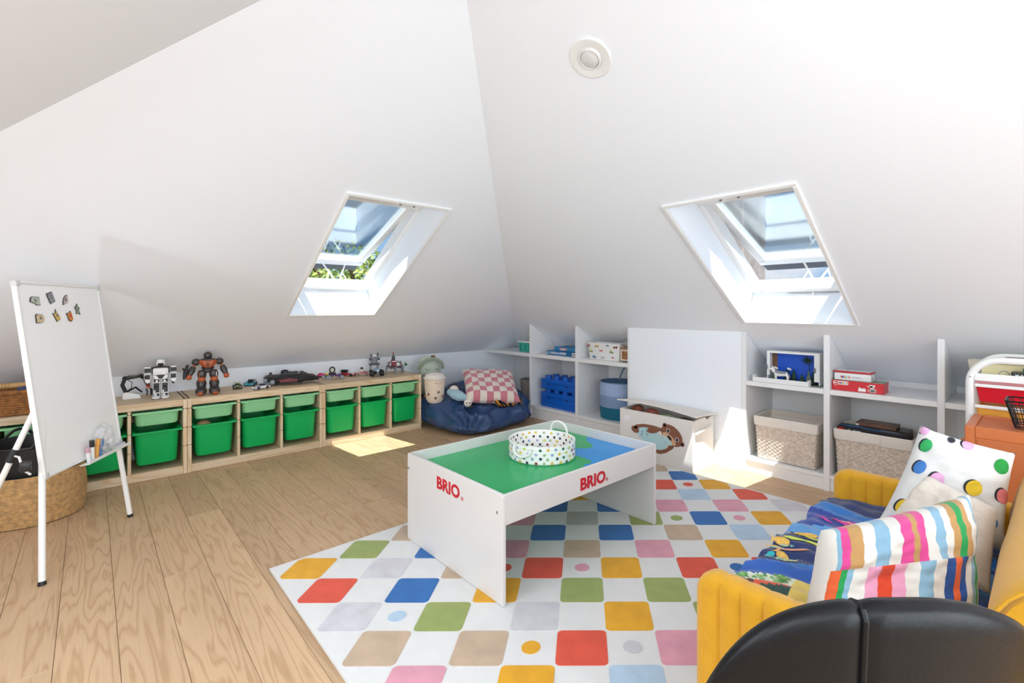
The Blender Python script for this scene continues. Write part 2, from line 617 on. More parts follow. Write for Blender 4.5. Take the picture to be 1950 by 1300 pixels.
def roof_window(name, O, ax, w, L0, name_side):
    """O: bottom corner of the ceiling opening; ax: direction along its lower edge; the opening climbs the slope for L0"""
    win = thing(name, None, None, O, 0, kind='structure')
    ax = Vector(ax)
    run = Vector((-ax.y, ax.x, 0)) if name_side > 0 else Vector((ax.y, -ax.x, 0))   # horizontal, into the room (uphill)
    up = (run + Vector((0, 0, S))).normalized()       # up the slope
    nrm = ax.cross(up)
    if nrm.z < 0: nrm = -nrm                          # out through the roof
    M = basis(O, ax, up, nrm)
    bw = lambda: B(win, M)
    # opening in local axes: x 0..w, y 0..L0 (slope), z 0 = ceiling, + = outwards
    D = 0.235
    y0f, y1f = 0.0, L0 - 0.235                        # the frame: its head sits lower than the opening's top edge
    q = bw()
    e = 0.002
    q.quad((e, 0, 0), (w - e, 0, 0), (w - e, y0f, D), (e, y0f, D))
    q.build('reveal', WALL, win)
    q = bw()
    q.quad((0, L0, 0), (w, L0, 0), (w, y1f, D), (0, y1f, D))
    q.build('reveal', WALL, win)
    for x in (0, w):
        q = bw()
        q.quad((x, 0, 0), (x, L0, 0), (x, y1f, D), (x, y0f, D))
        q.build('reveal', WALL, win)
    # thin trim round the ceiling opening
    t = .022
    for (a, b, c, d) in ((-t, w + t, -t, 0), (-t, w + t, L0, L0 + t), (-t, 0, 0, L0), (w, w + t, 0, L0)):
        bw().box(a, b, c, d, -.012, .004, .003).build('trim', WINW, win)
    # fixed frame
    fw = .035
    for (a, b, c, d) in ((0, w, y0f, y0f + fw), (0, w, y1f - fw, y1f), (0, fw, y0f + fw, y1f - fw), (w - fw, w, y0f + fw, y1f - fw)):
        bw().box(a, b, c, d, D - .005, D + .085, .003).build('window_frame', WINW, win)
    bw().box(-.06, w + .06, y0f - .06, y0f, D, D + .11).box(-.06, w + .06, y1f, y1f + .06, D, D + .11).box(-.06, 0, y0f, y1f, D, D + .11).box(w, w + .06, y0f, y1f, D, D + .11).build('flashing', CLAD, win)
    bw().cyl((w * .1, y0f + .02, D - .008), (w * .1, y0f + .02, D), .004).build('screw_cap', STEEL, win)
    # hinged sash, pushed out at the foot
    ang = math.radians(11)
    hy = y1f - .01
    Ms = M @ T3((0, hy, D + .075)) @ RX(-ang) if True else None
    sl = hy - y0f - .012
    sw = .055
    sa = B(win, Ms)
    sash = sa.box(.012, w - .012, -sl, -sl + sw + .02, -.04, .02, .004).box(.012, w - .012, -sw, 0, -.04, .02, .004).box(.012, .012 + sw, -sl + sw, -sw, -.04, .02, .004).box(w - .012 - sw, w - .012, -sl + sw, -sw, -.04, .02, .004).build('sash', WINW, win)
    B(win, Ms).box(.012 + sw, w - .012 - sw, -sl + sw + .02, -sw, -.012, -.006).build('pane', GLASS, sash)
    B(win, Ms).box(.0, w, -sl - .15, -sl + .01, -.01, .03, .004).build('sash_cladding', CLAD, sash)
    # scissor stay, its bracket and the winder handle
    foot = M @ Vector((w * .62, y0f + fw * .6, D + .04))
    for dx in (-.10, .10):
        top = Ms @ Vector((w * .62 + dx, -sl + .02, -.03))
        mid = foot.lerp(top, .55)
        B(win).tube([foot, mid, top], .007, 6).build('stay_arm', WINW, win)
        lo = M @ Vector((w * .62 + dx * .9, y0f + fw * .8, D + .05))
        B(win).tube([lo, mid], .005, 6).build('stay_arm', WINW, win)
    q = bw()
    q.prism([(w * .62 - .16, .0), (w * .62 - .06, -.022), (w * .62 + .06, -.022), (w * .62 + .16, .0)], D - .02, D + .03)
    q.build('winder_cover', WINW, win)
    a = M @ Vector((w * .60, .002, D - .01))
    dn = run.normalized()
    B(win).tube([a, a + Vector((0, 0, -.05)) + dn * .02, a + Vector((0, 0, -.085)) + dn * .045, a + Vector((0, 0, -.12)) + dn * .04], .007, 8).build('winder_handle', WINW, win)
    # track pins at the head of the opening
    for f_ in (.48, .62):
        bw().cyl((w * f_, L0 - .004, -.014), (w * f_, L0 - .004, -.004), .007, n=8).build('pin', STEEL, win)
    return win


L_l = (Wl[3] - Wl[2]) * math.sqrt(1 + S * S)
L_r = (Wr[2] - Wr[3]) * math.sqrt(1 + S * S)
roof_window('window_1', (Wl[2], Wl[0], zl(Wl[2])), (0, 1, 0), Wl[1] - Wl[0], L_l, -1)
roof_window('window_2', (Wr[0], Wr[2], zb(Wr[2])), (1, 0, 0), Wr[1] - Wr[0], L_r, -1)

# made-up window frames around the fill lights, out of view behind the camera
for i, x in enumerate((-1.35, -.10, 1.15)):
    y, z = -.95, zf(-.95)
    Mw = basis((x, y, z), (1, 0, 0), (0, .846, .533), (0, .533, -.846))
    w3 = thing('window_%d' % (3 + i), None, None, (x, y, z), kind='structure')
    for a, b, c, d in ((-.45, .45, .60, .66), (-.45, .45, -.66, -.60), (-.45, -.39, -.60, .60), (.39, .45, -.60, .60)):
        B(w3, Mw).box(a, b, c, d, .0, .045, .004).build('window_frame', WINW, w3)
    B(w3, Mw).box(-.39, .39, -.60, .60, .004, .008).build('pane', GLASS, w3)
w6 = thing('window_6', None, None, (XR, .80, 1.02), kind='structure')  # invented gable window, added to house the large fill light
for a, b, c, d in ((-.56, 2.16, 1.68, 1.74), (-.56, 2.16, .30, .36), (-.56, -.50, .36, 1.68), (2.10, 2.16, .36, 1.68)):
    B(w6).box(XR - .045, XR - .001, a, b, c, d, .004).build('window_frame', WINW, w6)
B(w6).box(XR - .02, XR - .012, -.50, 2.10, .36, 1.68).build('pane', GLASS, w6)

# two made-up uplighters, added behind the camera to brighten the sloping ceiling
LAMPM = mat('lamp_enamel', '#d8d8d6', .4)
for lx, ly, lh, lw in ((.95, -.50, 1.02, 46), (-2.45, -1.20, .46, 13)):
    lt = thing('fill_lamp', 'added unseen white uplighter bowl on a %s pole under the opposite roof slope' % ('tall' if lh > .9 else 'short'), 'lamp', (lx, ly, 0))
    B().lathe([(.005, .0005), (.13, .0005), (.13, .015), (.02, .025), (.012, .03)], n=32).build('base', LAMPM, lt)
    B().cyl((0, 0, .03), (0, 0, lh - .06), .011, n=12).build('pole', LAMPM, lt)
    B().lathe([(.012, lh - .06), (.06, lh - .05), (.14, lh + .01), (.15, lh + .04), (.145, lh + .04), (.055, lh - .04), (.004, lh - .045)], n=36).build('bowl', LAMPM, lt)
    pl_ = bpy.data.objects.new('uplight', bpy.data.lights.new('uplight', 'POINT'))
    COL.objects.link(pl_)
    pl_.data.energy, pl_.data.shadow_soft_size, pl_.data.color = lw, .05, FILL_TINT
    pl_.location = (lx, ly, lh + .03)

# recessed ceiling light on the shelf slope
nrm = Vector((0, -S, -1)).normalized()
dl = thing('ceiling_light', 'round white recessed downlight high on the sloping ceiling', 'ceiling light', (-1.285, 1.572, zb(1.572)))
Md = basis((-1.285, 1.572, zb(1.572)), (1, 0, 0), nrm.cross(Vector((1, 0, 0))), nrm)
B(dl, Md).lathe([(.046, -.002), (.09, -.002), (.094, .003), (.088, .007), (.062, .006), (.052, .003), (.047, -.001)], n=40, cap0=False, cap1=False).build('trim_ring', TRIM, dl)
B(dl, Md).lathe([(.0475, -.03), (.0475, .012), (.043, .013), (.042, -.0295)], n=36, cap0=False, cap1=False).build('lamp_rim', WHITE, dl)
B(dl, Md).lathe([(.042, -.001), (.040, .008), (.03, .013), (.015, .016), (.002, .017)], n=32, cap0=False).build('lens', mat('frosted_lens', '#dcdcdb', .25), dl)
# ---------------------------------------------------------------- built-in shelving
YS = 3.504


def divider(parent, x0, x1, zbot=0.0, ztop=None):
    e = .0015
    B(parent).prism([(YS, zbot), (YB - .003, zbot), (YB - .003, ZB - e), (YS, zb(YS) - e)], x0, x1, 'X', .0015).build('divider', SHELFW, parent)


def shelf_run(label, xs, zbots, zmids, plinth, x_start, x_end):
    t = thing('shelving_unit', label, 'shelves', ((x_start + x_end) / 2, 3.75, 0))
    for a, b in xs: divider(t, a, b)
    edges = [x_start] + [v for ab in xs for v in ab] + [x_end]
    edges = edges if xs[0][0] > x_start + .01 else edges[2:]
    if abs(edges[-1] - edges[-2]) < .01: edges = edges[:-2]
    for a, b in zip(edges[0::2], edges[1::2]):
        a, b = a + .0005, b - .0005
        B(t).box(a, b, YS + .002, YB - .004, zmids[0], zmids[1], .0015).build('shelf', SHELFW, t)
        B(t).box(a, b, YS + .002, YB - .004, zbots[0], zbots[1], .0015).build('bottom_board', SHELFW, t)
        B(t).box(a, b, YS + plinth, YS + plinth + .015, 0.0005, zbots[0] - .0005).build('plinth', SHELFW, t)
        B(t).box(a, b, YB - .012, YB - .004, zbots[1], zmids[0]).build('back_panel', SHELFW, t)
        B(t).box(a, b, YB - .012, YB - .004, zmids[1], ZB - .003).build('back_panel', SHELFW, t)
    return t


shelf_run('white built-in open shelves in the corner beside the bean bag', [(-3.694, -3.669), (-3.053, -3.020), (-2.453, -2.431)], (.105, .134), (.643, .678), .012, XL + .004, -2.431)
shelf_run('white built-in open shelves holding two wicker baskets under the window', [(-1.482, -1.450), (-.970, -.936), (-.424, -.393), (.15, .182), (.72, .752)], (.080, .100), (.613, .644), .012, -1.482, .752)

# ---------------------------------------------------------------- pine frames with green bins
XF, FD, FH, FW = -4.031, .434, .522, .94


def pine_frame(y0, label):
    t = thing('bin_rack', label, 'bin rack', (XF - FD / 2, y0 + FW / 2, 0))
    x0, x1 = XF - FD, XF
    B(t).box(x0, x1 - .001, y0 + .0255, y0 + FW - .0255, FH - .046, FH - .0005, .002).build('top_panel', PINE, t)
    B(t).box(x1 - .020, x1 - .001, y0 + .0255, y0 + FW - .0255, .001, .058, .002).build('bottom_rail', PINE, t)
    B(t).box(x0, x1 - .021, y0 + .0255, y0 + FW - .0255, .040, .056).build('bottom_panel', PINE, t)
    B(t).box(x0, x0 + .006, y0 + .0255, y0 + FW - .0255, .058, FH - .047).build('back_panel', PINE, t)
    cuts = [.0, .196, .324, .455, FH]

    def upright(nm, a, b, lo, hi, groove):
        q = B(t)
        for c0, c1 in zip(cuts, cuts[1:]):
            z0, z1 = max(lo, c0 + .0025 if c0 > 0 else lo), min(hi, c1 - .0025 if c1 < FH else hi)
            if z1 > z0: q.box(x0 + .007, x1, a, b, z0, z1, .0012)
        m = (a + b) / 2
        q.box(x0 + .008, x1 - .006, m - .004, m + .004, lo, hi)
        q.build(nm, PINEV, t)
    upright('side_panel', y0 + .001, y0 + .025, .001, FH, 1)
    upright('side_panel', y0 + FW - .025, y0 + FW - .001, .001, FH, 1)
    for d in (.311, .611):
        upright('divider', y0 + d, y0 + d + .019, .0585, FH - .0475, 1)
    for z in (.03, .49):
        for yy in (y0 + .0125, y0 + FW - .0125):
            B(t).cyl((x1 - .002, yy, z), (x1 + .0012, yy, z), .004, n=8).build('dowel', PINEV, t)
    return t


FY = [-.43, .510, 1.450]
FN = ['pine frame behind the whiteboard', 'middle pine frame', 'pine frame nearest the bean bag']
pine_frame(FY[0], 'pale pine storage frame with green bins, standing behind the whiteboard easel')
pine_frame(FY[1], 'pale pine storage frame of green bins under the dark robot and toy cars')
pine_frame(FY[2], 'pale pine storage frame of green bins, end one beside the navy bean bag')

LGREEN = mat('pale_green_plastic', '#8fd39a', 0.38, spec=.5)
GREEN = mat('bright_green_plastic', '#04ad58', 0.38, spec=.35)


def bin_mesh(name, m, h, label):
    """bin with its back at x = -.40, front at 0, its foot at z = 0 and its rim h higher"""
    t = thing(name, label, 'storage bin', (0, 0, 0))
    cx = -.205
    wt, wb = .1245, (.112 if h > .15 else .117)
    dt, db = .190, (.176 if h > .15 else .182)
    q = B()
    r = .038
    rb = .034
    lp = [rrect(db - .02, wb - .02, rb, 0, cx), rrect(db - .004, wb - .004, rb, .006, cx), rrect(db, wb, rb, .02, cx),
          rrect(dt - .001, wt - .003, r, h - .022, cx), rrect(dt, wt - .002, r, h - .004, cx), rrect(dt - .004, wt - .006, r, h - .001, cx),
          rrect(db - .004, wb - .004, rb, .02, cx), rrect(db - .02, wb - .02, rb, .006, cx)]
    q.loft(lp)
    q.build('tub', m, t)
    q = B()
    ro = [rrect(dt + .001, wt - .001, r, h - .006, cx), rrect(.204, .1375, .016, h - .006, cx), rrect(.204, .1375, .016, h, cx), rrect(dt - .003, wt - .005, r, h, cx)]
    q.loft(ro, False, False, wrap=True)
    # small lugs hanging under the rim
    for yy in (-.095, .095):
        q.box(-.014, -.006, yy - .018, yy + .018, h - .017, h - .0055, .002)
    q.box(.0, -.003 + .0015, -.1375, .1375, h - .012, h - .0005)
    q.build('rim', m, t)
    return t


sm0, lg0 = bin_mesh('storage_tray', LGREEN, .100, ''), bin_mesh('storage_bin', GREEN, .231, '')
first = {0: True, 1: True}
cols = [('first', .168), ('middle', .4705), ('third', .7725)]
spots = [['behind the easel leg', 'half hidden by the whiteboard', 'beside the whiteboard, under the white robot'],
         ['under the dark orange robot', 'under the toy cars', 'under the black spaceship'],
         ['under the pink toy crawler', 'under the tall grey toy robot', 'next to the navy bean bag']]
for fi in range(3):
    for ci, (cn, dy) in enumerate(cols):
        yc = FY[fi] + dy
        jig = random.uniform(-.004, .004)
        a = sm0 if first[0] else copy_tree(sm0)
        first[0] = False
        place(a, (XF + .008 + jig, yc, .361), random.uniform(-.002, .002), 'shallow pale green bin ' + spots[fi][ci], 'shallow pale green bins in the pine frames')
        b = lg0 if first[1] else copy_tree(lg0)
        first[1] = False
        place(b, (XF + .010 - jig, yc, .096), random.uniform(-.002, .002), 'deep bright green bin ' + spots[fi][ci], 'deep bright green bins in the pine frames')

# toys peeping out of the bins of the middle frame
t = thing('toy_dinosaur', 'brown and yellow toy lying in the pale bin under the orange robot', 'toy', (-4.11, .672, .372))
t.scale = (.8, .8, .8)
TD = mat('mottled_brown_toy', '#8a5a26', .6, var=.5, vscale=60)
B().ball((0, 0, .055), (.035, .075, .04), 14, 8).ball((0, -.085, .068), (.022, .028, .024), 10, 6).build('body', TD, t)
B().tube([(0, .07, .055), (0, .10, .07), (0, .115, .09)], [.018, .012, .004], 8).build('tail', mat('yellow_toy', '#c9962a', .5), t)
t = thing('toy_ball', 'tan ball showing above the deep green bin below the orange robot', 'ball', (-4.12, .62, .288))
B().ball((0, 0, .0), .055, 18, 12).build('ball_shell', mat('tan_rubber', '#a98a63', .6, bump=.1), t)
B().lathe([(.0552, -.002), (.056, 0), (.0552, .002)], n=24, cap0=False, cap1=False).build('seam', mat('dark_tan', '#7d6444', .6), t)
# ---------------------------------------------------------------- patterned rug
RC = {'Y': '#e2a526', 'R': '#dd5540', 'O': '#97a561', 'B': '#2f6cb0', 'P': '#dc9cac', 'T': '#c3ab93', 'L': '#cfcdd2', 'C': '#b3cbe0', 'G': '#b5b4ad', 'W': '#e0dfde'}
RK = list(RC)
RM = [mat('rug_' + {'Y': 'mustard', 'R': 'coral', 'O': 'olive', 'B': 'blue', 'P': 'pink', 'T': 'taupe', 'L': 'lilac_grey', 'C': 'sky', 'G': 'greige', 'W': 'ivory'}[k], RC[k], .95, var=.10 if k != 'W' else .03, vscale=14, bump=.5, bscale=320, sheen=.15, spec=.15) for k in RK]
TILES = {(-3, 0): 'Y', (-2, -1): 'R', (-2, 1): 'O', (-1, 2): 'T', (-1, 0): 'L', (0, 1): 'B', (0, -1): 'B', (1, 0): 'T', (-1, -2): 'L', (1, -2): 'O', (2, -1): 'Y', (0, -3): 'T', (2, -3): 'T', (1, -4): 'P', (3, 4): 'B', (5, 4): 'B', (4, 3): 'G', (2, 3): 'P', (6, 3): 'O', (3, 2): 'B', (5, 2): 'B', (2, 1): 'P', (4, 1): 'T', (6, 1): 'P', (7, 2): 'T', (3, 0): 'R', (5, 0): 'Y', (7, 0): 'R', (4, -1): 'O', (6, -1): 'O', (3, -2): 'L', (5, -2): 'Y', (4, -3): 'R', (6, -3): 'P', (3, -4): 'Y', (5, -4): 'C', (8, 7): 'B', (7, 6): 'R', (9, 6): 'Y', (8, 5): 'C', (10, 5): 'R', (7, 4): 'P', (9, 4): 'P', (11, 4): 'L', (8, 3): 'B', (10, 3): 'Y', (9, 2): 'C', (8, 1): 'Y', (9, 0): 'R'}
DOTS = {(0, -2): 'C', (2, 0): 'R', (4, 0): 'P', (3, -3): 'Y', (5, -3): 'L', (7, 3): 'O', (9, 3): 'P', (8, 0): 'B'}
R0, RU, RV = (-1.8406, 1.1165), (.11378, .13020), (-.10834, .12845)
rx0, rx1, ry0, ry1 = -2.295, -.28, .594, 3.15
rug = thing('rug', 'cream rug with a bright checker of rounded diamonds under the play table', 'rug', ((rx0 + rx1) / 2, (ry0 + ry1) / 2, 0))
q = B(rug)
q.mi = RK.index('W')
q.box(rx0, rx1, ry0, ry1, .0005, .0085, .002)
q.build('pile', RM, rug)
rnd = random.Random(4)
pg, dg_ = B(rug), B(rug)


def clip(poly, m=.012):
    for ax, lim, sgn in ((0, rx0 + m, 1), (0, rx1 - m, -1), (1, ry0 + m, 1), (1, ry1 - m, -1)):
        out = []
        for i in range(len(poly)):
            p, n = poly[i], poly[(i + 1) % len(poly)]
            a, b = (p[ax] - lim) * sgn, (n[ax] - lim) * sgn
            if a >= 0: out.append(p)
            if a * b < 0:
                k = a / (a - b)
                out.append((p[0] + (n[0] - p[0]) * k, p[1] + (n[1] - p[1]) * k))
        poly = out
        if len(poly) < 3: return []
    return poly


for i in range(-12, 22):
    for j in range(-14, 14):
        c = (R0[0] + i * RU[0] + j * RV[0], R0[1] + i * RU[1] + j * RV[1])
        if (i + j) % 2:
            key = TILES.get((i, j)) or rnd.choice('YROBPTLC')
            h, r = .5, .10
            uv = []
            for sx, sy, a0 in ((1, 1, 0), (-1, 1, PI / 2), (-1, -1, PI), (1, -1, 3 * PI / 2)):
                for k in range(5):
                    a = a0 + PI / 2 * k / 4
                    uv.append((sx * (h - r) + r * math.cos(a), sy * (h - r) + r * math.sin(a)))
            b = pg
        else:
            key = DOTS.get((i, j))
            if not key:
                if (i, j) in TILES or rnd.random() > .12 or -4 < i < 11 and -5 < j < 6: continue
                key = rnd.choice('YRPCO')
            uv = [(.19 * math.cos(2 * PI * k / 16), .19 * math.sin(2 * PI * k / 16)) for k in range(16)]
            b = dg_
        pl = clip([(c[0] + u * RU[0] + v * RV[0], c[1] + u * RU[1] + v * RV[1]) for u, v in uv], .016)
        if len(pl) < 3: continue
        b.mi = RK.index(key)
        lo = [b.v((x, y, .0085)) for x, y in pl]
        hi = [b.v((x, y, .0105)) for x, y in pl]
        b.f(hi)
        for k in range(len(pl)): b.f([lo[k], lo[(k + 1) % len(pl)], hi[(k + 1) % len(pl)], hi[k]])
pg.build('tufted_diamonds', RM, rug, kind='stuff')
dg_.build('tufted_dots', RM, rug, kind='stuff')
q = B(rug)
e = .004
q.tube([(rx0, ry0, e), (rx1, ry0, e), (rx1, ry1, e), (rx0, ry1, e)], .0055, 6, closed=True)
q.build('binding', mat('rug_binding', '#d9d6cf', .9, bump=.3, bscale=200), rug)

# ---------------------------------------------------------------- play table
tx0, tx1, ty0, ty1, th, tz = -2.140, -1.402, 1.190, 2.262, .4385, .0105
table = thing('play_table', 'white low play table with a green and blue printed top, on the rug', 'table', ((tx0 + tx1) / 2, (ty0 + ty1) / 2, tz))
TW = mat('white_table_laminate', '#dbd8d6', .32, var=.02, vscale=3)
TE = mat('white_table_edge', '#f1f0ee', .4)
th_ = .016
for nm, y in (('end_panel', ty0), ('end_panel', ty1 - th_)):
    q = B(table)
    q.prism([(tx0, tz), (tx1, tz), (tx1, th - .006), (tx1 - .006, th), (tx0 + .006, th), (tx0, th - .006)], y, y + th_, 'Y', .0015)
    q.build(nm, TW, table)
for x in (tx0, tx1 - th_):
    B(table).box(x + .001, x + th_ - .001, ty0 + th_ + .0005, ty1 - th_ - .0005, th - .120, th - .001, .0015).build('side_rail', TW, table)
zt = th - .052
B(table).box(tx0 + th_, tx1 - th_, ty0 + th_ + .001, ty1 - th_ - .001, zt - .014, zt).build('top_board', mat('grass_green_print', '#12ab62', .25, var=.05, vscale=2, spec=.4), table)
# painted lake: a thin printed sheet on the board
import math as _m
lake = [(tx1 - th_ - .001, 1.78), (-1.47, 1.785), (-1.515, 1.80), (-1.535, 1.835), (-1.53, 1.875), (-1.55, 1.905), (-1.60, 1.915), (-1.66, 1.915), (-1.71, 1.93), (-1.745, 1.965), (-1.75, 2.0), (-1.73, 2.03), (-1.70, 2.06), (-1.70, 2.10), (-1.74, 2.14), (-1.80, 2.17), (-1.84, 2.21), (-1.85, ty1 - th_ - .002), (tx1 - th_ - .001, ty1 - th_ - .002)]
B(table).prism(lake, zt, zt + .0006).build('lake_print', mat('lake_blue_print', '#0a94e2', .25, spec=.4), table)
BR = mat('red_print', '#c4192b', .4)
Mb = basis((-1.872, ty0 - .0004, .340), (1, 0, 0), (0, 0, 1))
text('BRIO', 'lettering', .0745, Mb, BR, table, bold=.0028, font_x=1.10)
text('®', 'lettering', .024, basis((-1.680, ty0 - .0004, .338), (1, 0, 0), (0, 0, 1)), BR, table)
Mb = basis((tx1 + .0004, 1.643, .344), (0, 1, 0), (0, 0, 1))
text('BRIO', 'lettering', .0745, Mb, BR, table, bold=.0028, font_x=1.10)
text('®', 'lettering', .024, basis((tx1 + .0004, 1.828, .342), (0, 1, 0), (0, 0, 1)), BR, table)
for x, y, ax in ((tx1 - .035, ty0, 'y'), (tx0 + .012, ty0, 'y')):
    B(table).cyl((x, y - .0015, th - .075), (x, y + .002, th - .075), .006, n=10).build('screw', STEEL, table)

# ---------------------------------------------------------------- spotted round tray basket on the table
bx, by, br, bh = -1.780, 1.780, .174, .090
bk = thing('tray_basket', 'round white metal tray basket with multicoloured spots on the play table', 'basket', (bx, by, zt))
SPW = mat('white_enamel', '#eeeeea', .35)
prof = [(br - .006, .001)]
for i in range(5):
    z = .004 + i * (bh - .004) / 5
    dz = (bh - .004) / 5
    prof += [(br - .003, z), (br, z + dz * .15), (br - .001, z + dz * .9)]
prof += [(br - .002, bh), (br - .0045, bh), (br - .006, bh - .004), (br - .006, .004)]
B().lathe(prof, n=56, cap0=True, cap1=True).build('shell', SPW, bk)
B().tube([((br - .002) * math.cos(2 * PI * i / 56), (br - .002) * math.sin(2 * PI * i / 56), bh) for i in range(56)], .0032, 6, closed=True).build('rolled_rim', SPW, bk)
SC = ['#8f2630', '#2c3c52', '#e0c13f', '#9fb58d', '#a9a8d8', '#2f6e55', '#e5b04a', '#4a2a2c', '#c7cf5a', '#88a9c9']
SM = [mat('spot_' + n, c, .4) for n, c in zip(['maroon', 'navy', 'yellow', 'sage', 'lilac', 'green', 'amber', 'brown', 'lime', 'blue'], SC)]
q = B()
rnd = random.Random(9)
for row in range(4):
    z = .012 + row * .0215
    n = 26
    for k in range(n):
        a = 2 * PI * (k + .5 * (row % 2)) / n + rnd.uniform(-.03, .03)
        for rr, sg in ((br + .0012, 1), (br - .0075, -1)):
            q.mi = rnd.randrange(10)
            zc = z + rnd.uniform(-.002, .002)
            pts = [(rr * math.cos(a + .0075 / br * math.cos(u)), rr * math.sin(a + .0075 / br * math.cos(u)), zc + .0072 * math.sin(u)) for u in [2 * PI * i / 10 for i in range(10)]]
            q.f([q.v(p) for p in pts])
for i in range(-7, 8):
    for j in range(-7, 8):
        x, y = i * .023 + (j % 2) * .0115, j * .021
        if x * x + y * y < (br - .022) ** 2:
            q.mi = rnd.randrange(10)
            q.f([q.v((x + .007 * math.cos(u), y + .007 * math.sin(u), .0045)) for u in [2 * PI * i_ / 10 for i_ in range(10)]])
q.build('spots', SM, bk, kind='stuff')
for a0, lean in ((PI * .565, .0), (PI * 1.565, .9)):
    a = a0
    c, s_ = math.cos(a), math.sin(a)
    ti = Vector((-s_, c, 0))
    base = Vector((c, s_, 0)) * (br - .002) + Vector((0, 0, bh - .004))
    pts = []
    for i in range(15):
        u = PI * i / 14
        p = base + ti * (.052 * math.cos(u))
        h = .062 * math.sin(u) ** .8
        if lean: p = p + Vector((c, s_, 0)) * (h * .22 + .004) - Vector((0, 0, h * .75))
        else: p = p + Vector((c, s_, 0)) * (h * -.1) + Vector((0, 0, h))
        pts.append(p)
    B().tube(pts, .0052, 8).build('handle', SPW, bk)
# ---------------------------------------------------------------- whiteboard easel
F1, E_, U_, N_ = (-2.7998, -.1421, 0), (-.88233, .47062, 0), (-.05898, -.11059, .99211), (.46691, .87538, .12533)
ME = basis(F1, E_, U_, N_)
BK = Vector((-.4706, -.8823, 0))
ea = thing('easel', 'white magnetic whiteboard on a four-legged folding easel by the bin racks', 'easel', (-3.10, .02, 0))
eb = lambda: B(ea, ME)
ALU = mat('white_coated_metal', '#e8e8e6', .35)
eb().box(.092, .658, .432, 1.278, -.012, 0).build('board', mat('whiteboard_enamel', '#f8f8f8', .12, spec=.5), ea)
for a in ((.08, .094, .436, 1.274), (.656, .670, .436, 1.274)):
    eb().box(a[0], a[1], a[2], a[3], -.016, .005, .003).build('frame_rail', ALU, ea)
for a in ((.104, .646, .42, .434), (.104, .646, 1.276, 1.290)):
    eb().box(a[0], a[1], a[2], a[3], -.016, .005, .003).build('frame_rail', ALU, ea)
for x in (.078, .644):
    for y in (.418, 1.266):
        eb().box(x, x + .028, y, y + .026, -.018, .007, .005, 2).build('corner_cap', mat('pale_grey_cap', '#d3d3d2', .4), ea)
eb().prism([(-.005, .006), (.040, .006), (.044, .014), (.041, .014), (.038, .009), (-.005, .009)], .30, .665, 'X')
q = eb()
lp = []
q.box(.30, .666, .405, .409, .0055, .048, .001).box(.30, .666, .409, .420, .045, .048, .001)
q.build('pen_tray', ALU, ea)
legs = [((.0, .006, -.012), (.088, .43, -.012)), ((.676, .006, -.012), (.660, .43, -.012))]
LEGM = mat('white_tube', '#ecebe7', .4)
for a, b in legs:
    A, Bp = ME @ Vector(a), ME @ Vector(b)
    l = B(ea).tube([A, Bp, Bp + (Bp - A) * .6], .0125, 12).build('leg', LEGM, ea)
    B(ea).cyl(A - Vector((0, 0, A.z)), A + (Bp - A).normalized() * .012, .0145, .0135, 12).build('foot', BLACK, l)
for xh, xf in ((.14, .085),):
    A = ME @ Vector((xh, .72, -.035))
    Fp = Vector(F1) + Vector(E_) * xf + BK * .38
    l = B(ea).tube([A, Fp + Vector((0, 0, .008))], .0115, 12).build('leg', LEGM, ea)
    B(ea).cyl((Fp.x, Fp.y, 0), (Fp.x, Fp.y, .02), .014, n=12).build('foot', BLACK, l)
    j = A.lerp(Fp, .27)
    d = (Fp - A).normalized()
    B(ea).cyl(j - d * .028, j + d * .028, .0165, n=12).build('leg_clamp', BLACK, l)
    m = ME @ Vector((.05, .52, -.02))
    B(ea).tube([j, j.lerp(m, .35) + Vector((0, 0, .0)), j.lerp(m, .6) - Vector((0, 0, .05)), m - Vector((0, 0, .06))], .0045, 6).build('brace', LEGM, l)
A = ME @ Vector((.035, .50, -.03))
B(ea).box(A.x - .018, A.x + .018, A.y - .018, A.y + .018, A.z - .02, A.z + .02, .006, 2).build('lock_knob', BLACK, ea)

# magnets: cut-out cards, each its own shape
MG = [
    ('pale green rounded landmark', .178, 1.203, [(-.03, -.004), (-.022, .016), (-.01, .02), (.03, .018), (.03, -.02), (.01, -.02), (.0, -.012), (-.012, -.01)], '#b9c2b2'),
    ('grey patterned tile', .284, 1.220, [(-.027, .018), (.010, .029), (.026, -.018), (-.008, -.031)], '#8f8f96'),
    ('folding fan', .381, 1.211, [(-.020, -.026), (-.016, -.004), (-.006, .012), (.006, .022), (.018, .026), (.018, .0), (.018, -.012)], '#c4b4b4'),
    ('cream temple', .195, 1.124, [(-.026, -.022), (-.026, .012), (-.02, .02), (.018, .016), (.026, .002), (.02, -.016), (.0, -.022)], '#dcc39c'),
    ('golden dragon', .306, 1.135, [(-.026, .012), (-.01, .008), (-.004, .03), (.004, .01), (.018, -.004), (.02, -.018), (.006, -.024), (-.004, -.03), (-.014, -.012)], '#d6b45a'),
    ('red and yellow drum', .400, 1.131, [(-.026, .014), (.0, .018), (.004, .026), (.010, .018), (.014, .0), (.018, -.016), (.004, -.028), (-.014, -.022), (-.018, -.004)], '#d9892f'),
    ('grey green tree', .460, 1.163, [(-.018, .012), (-.006, .018), (.004, .03), (.010, .016), (.022, .008), (.012, -.004), (.018, -.026), (.002, -.018), (-.012, -.024), (-.008, -.006)], '#8d9981'),
]
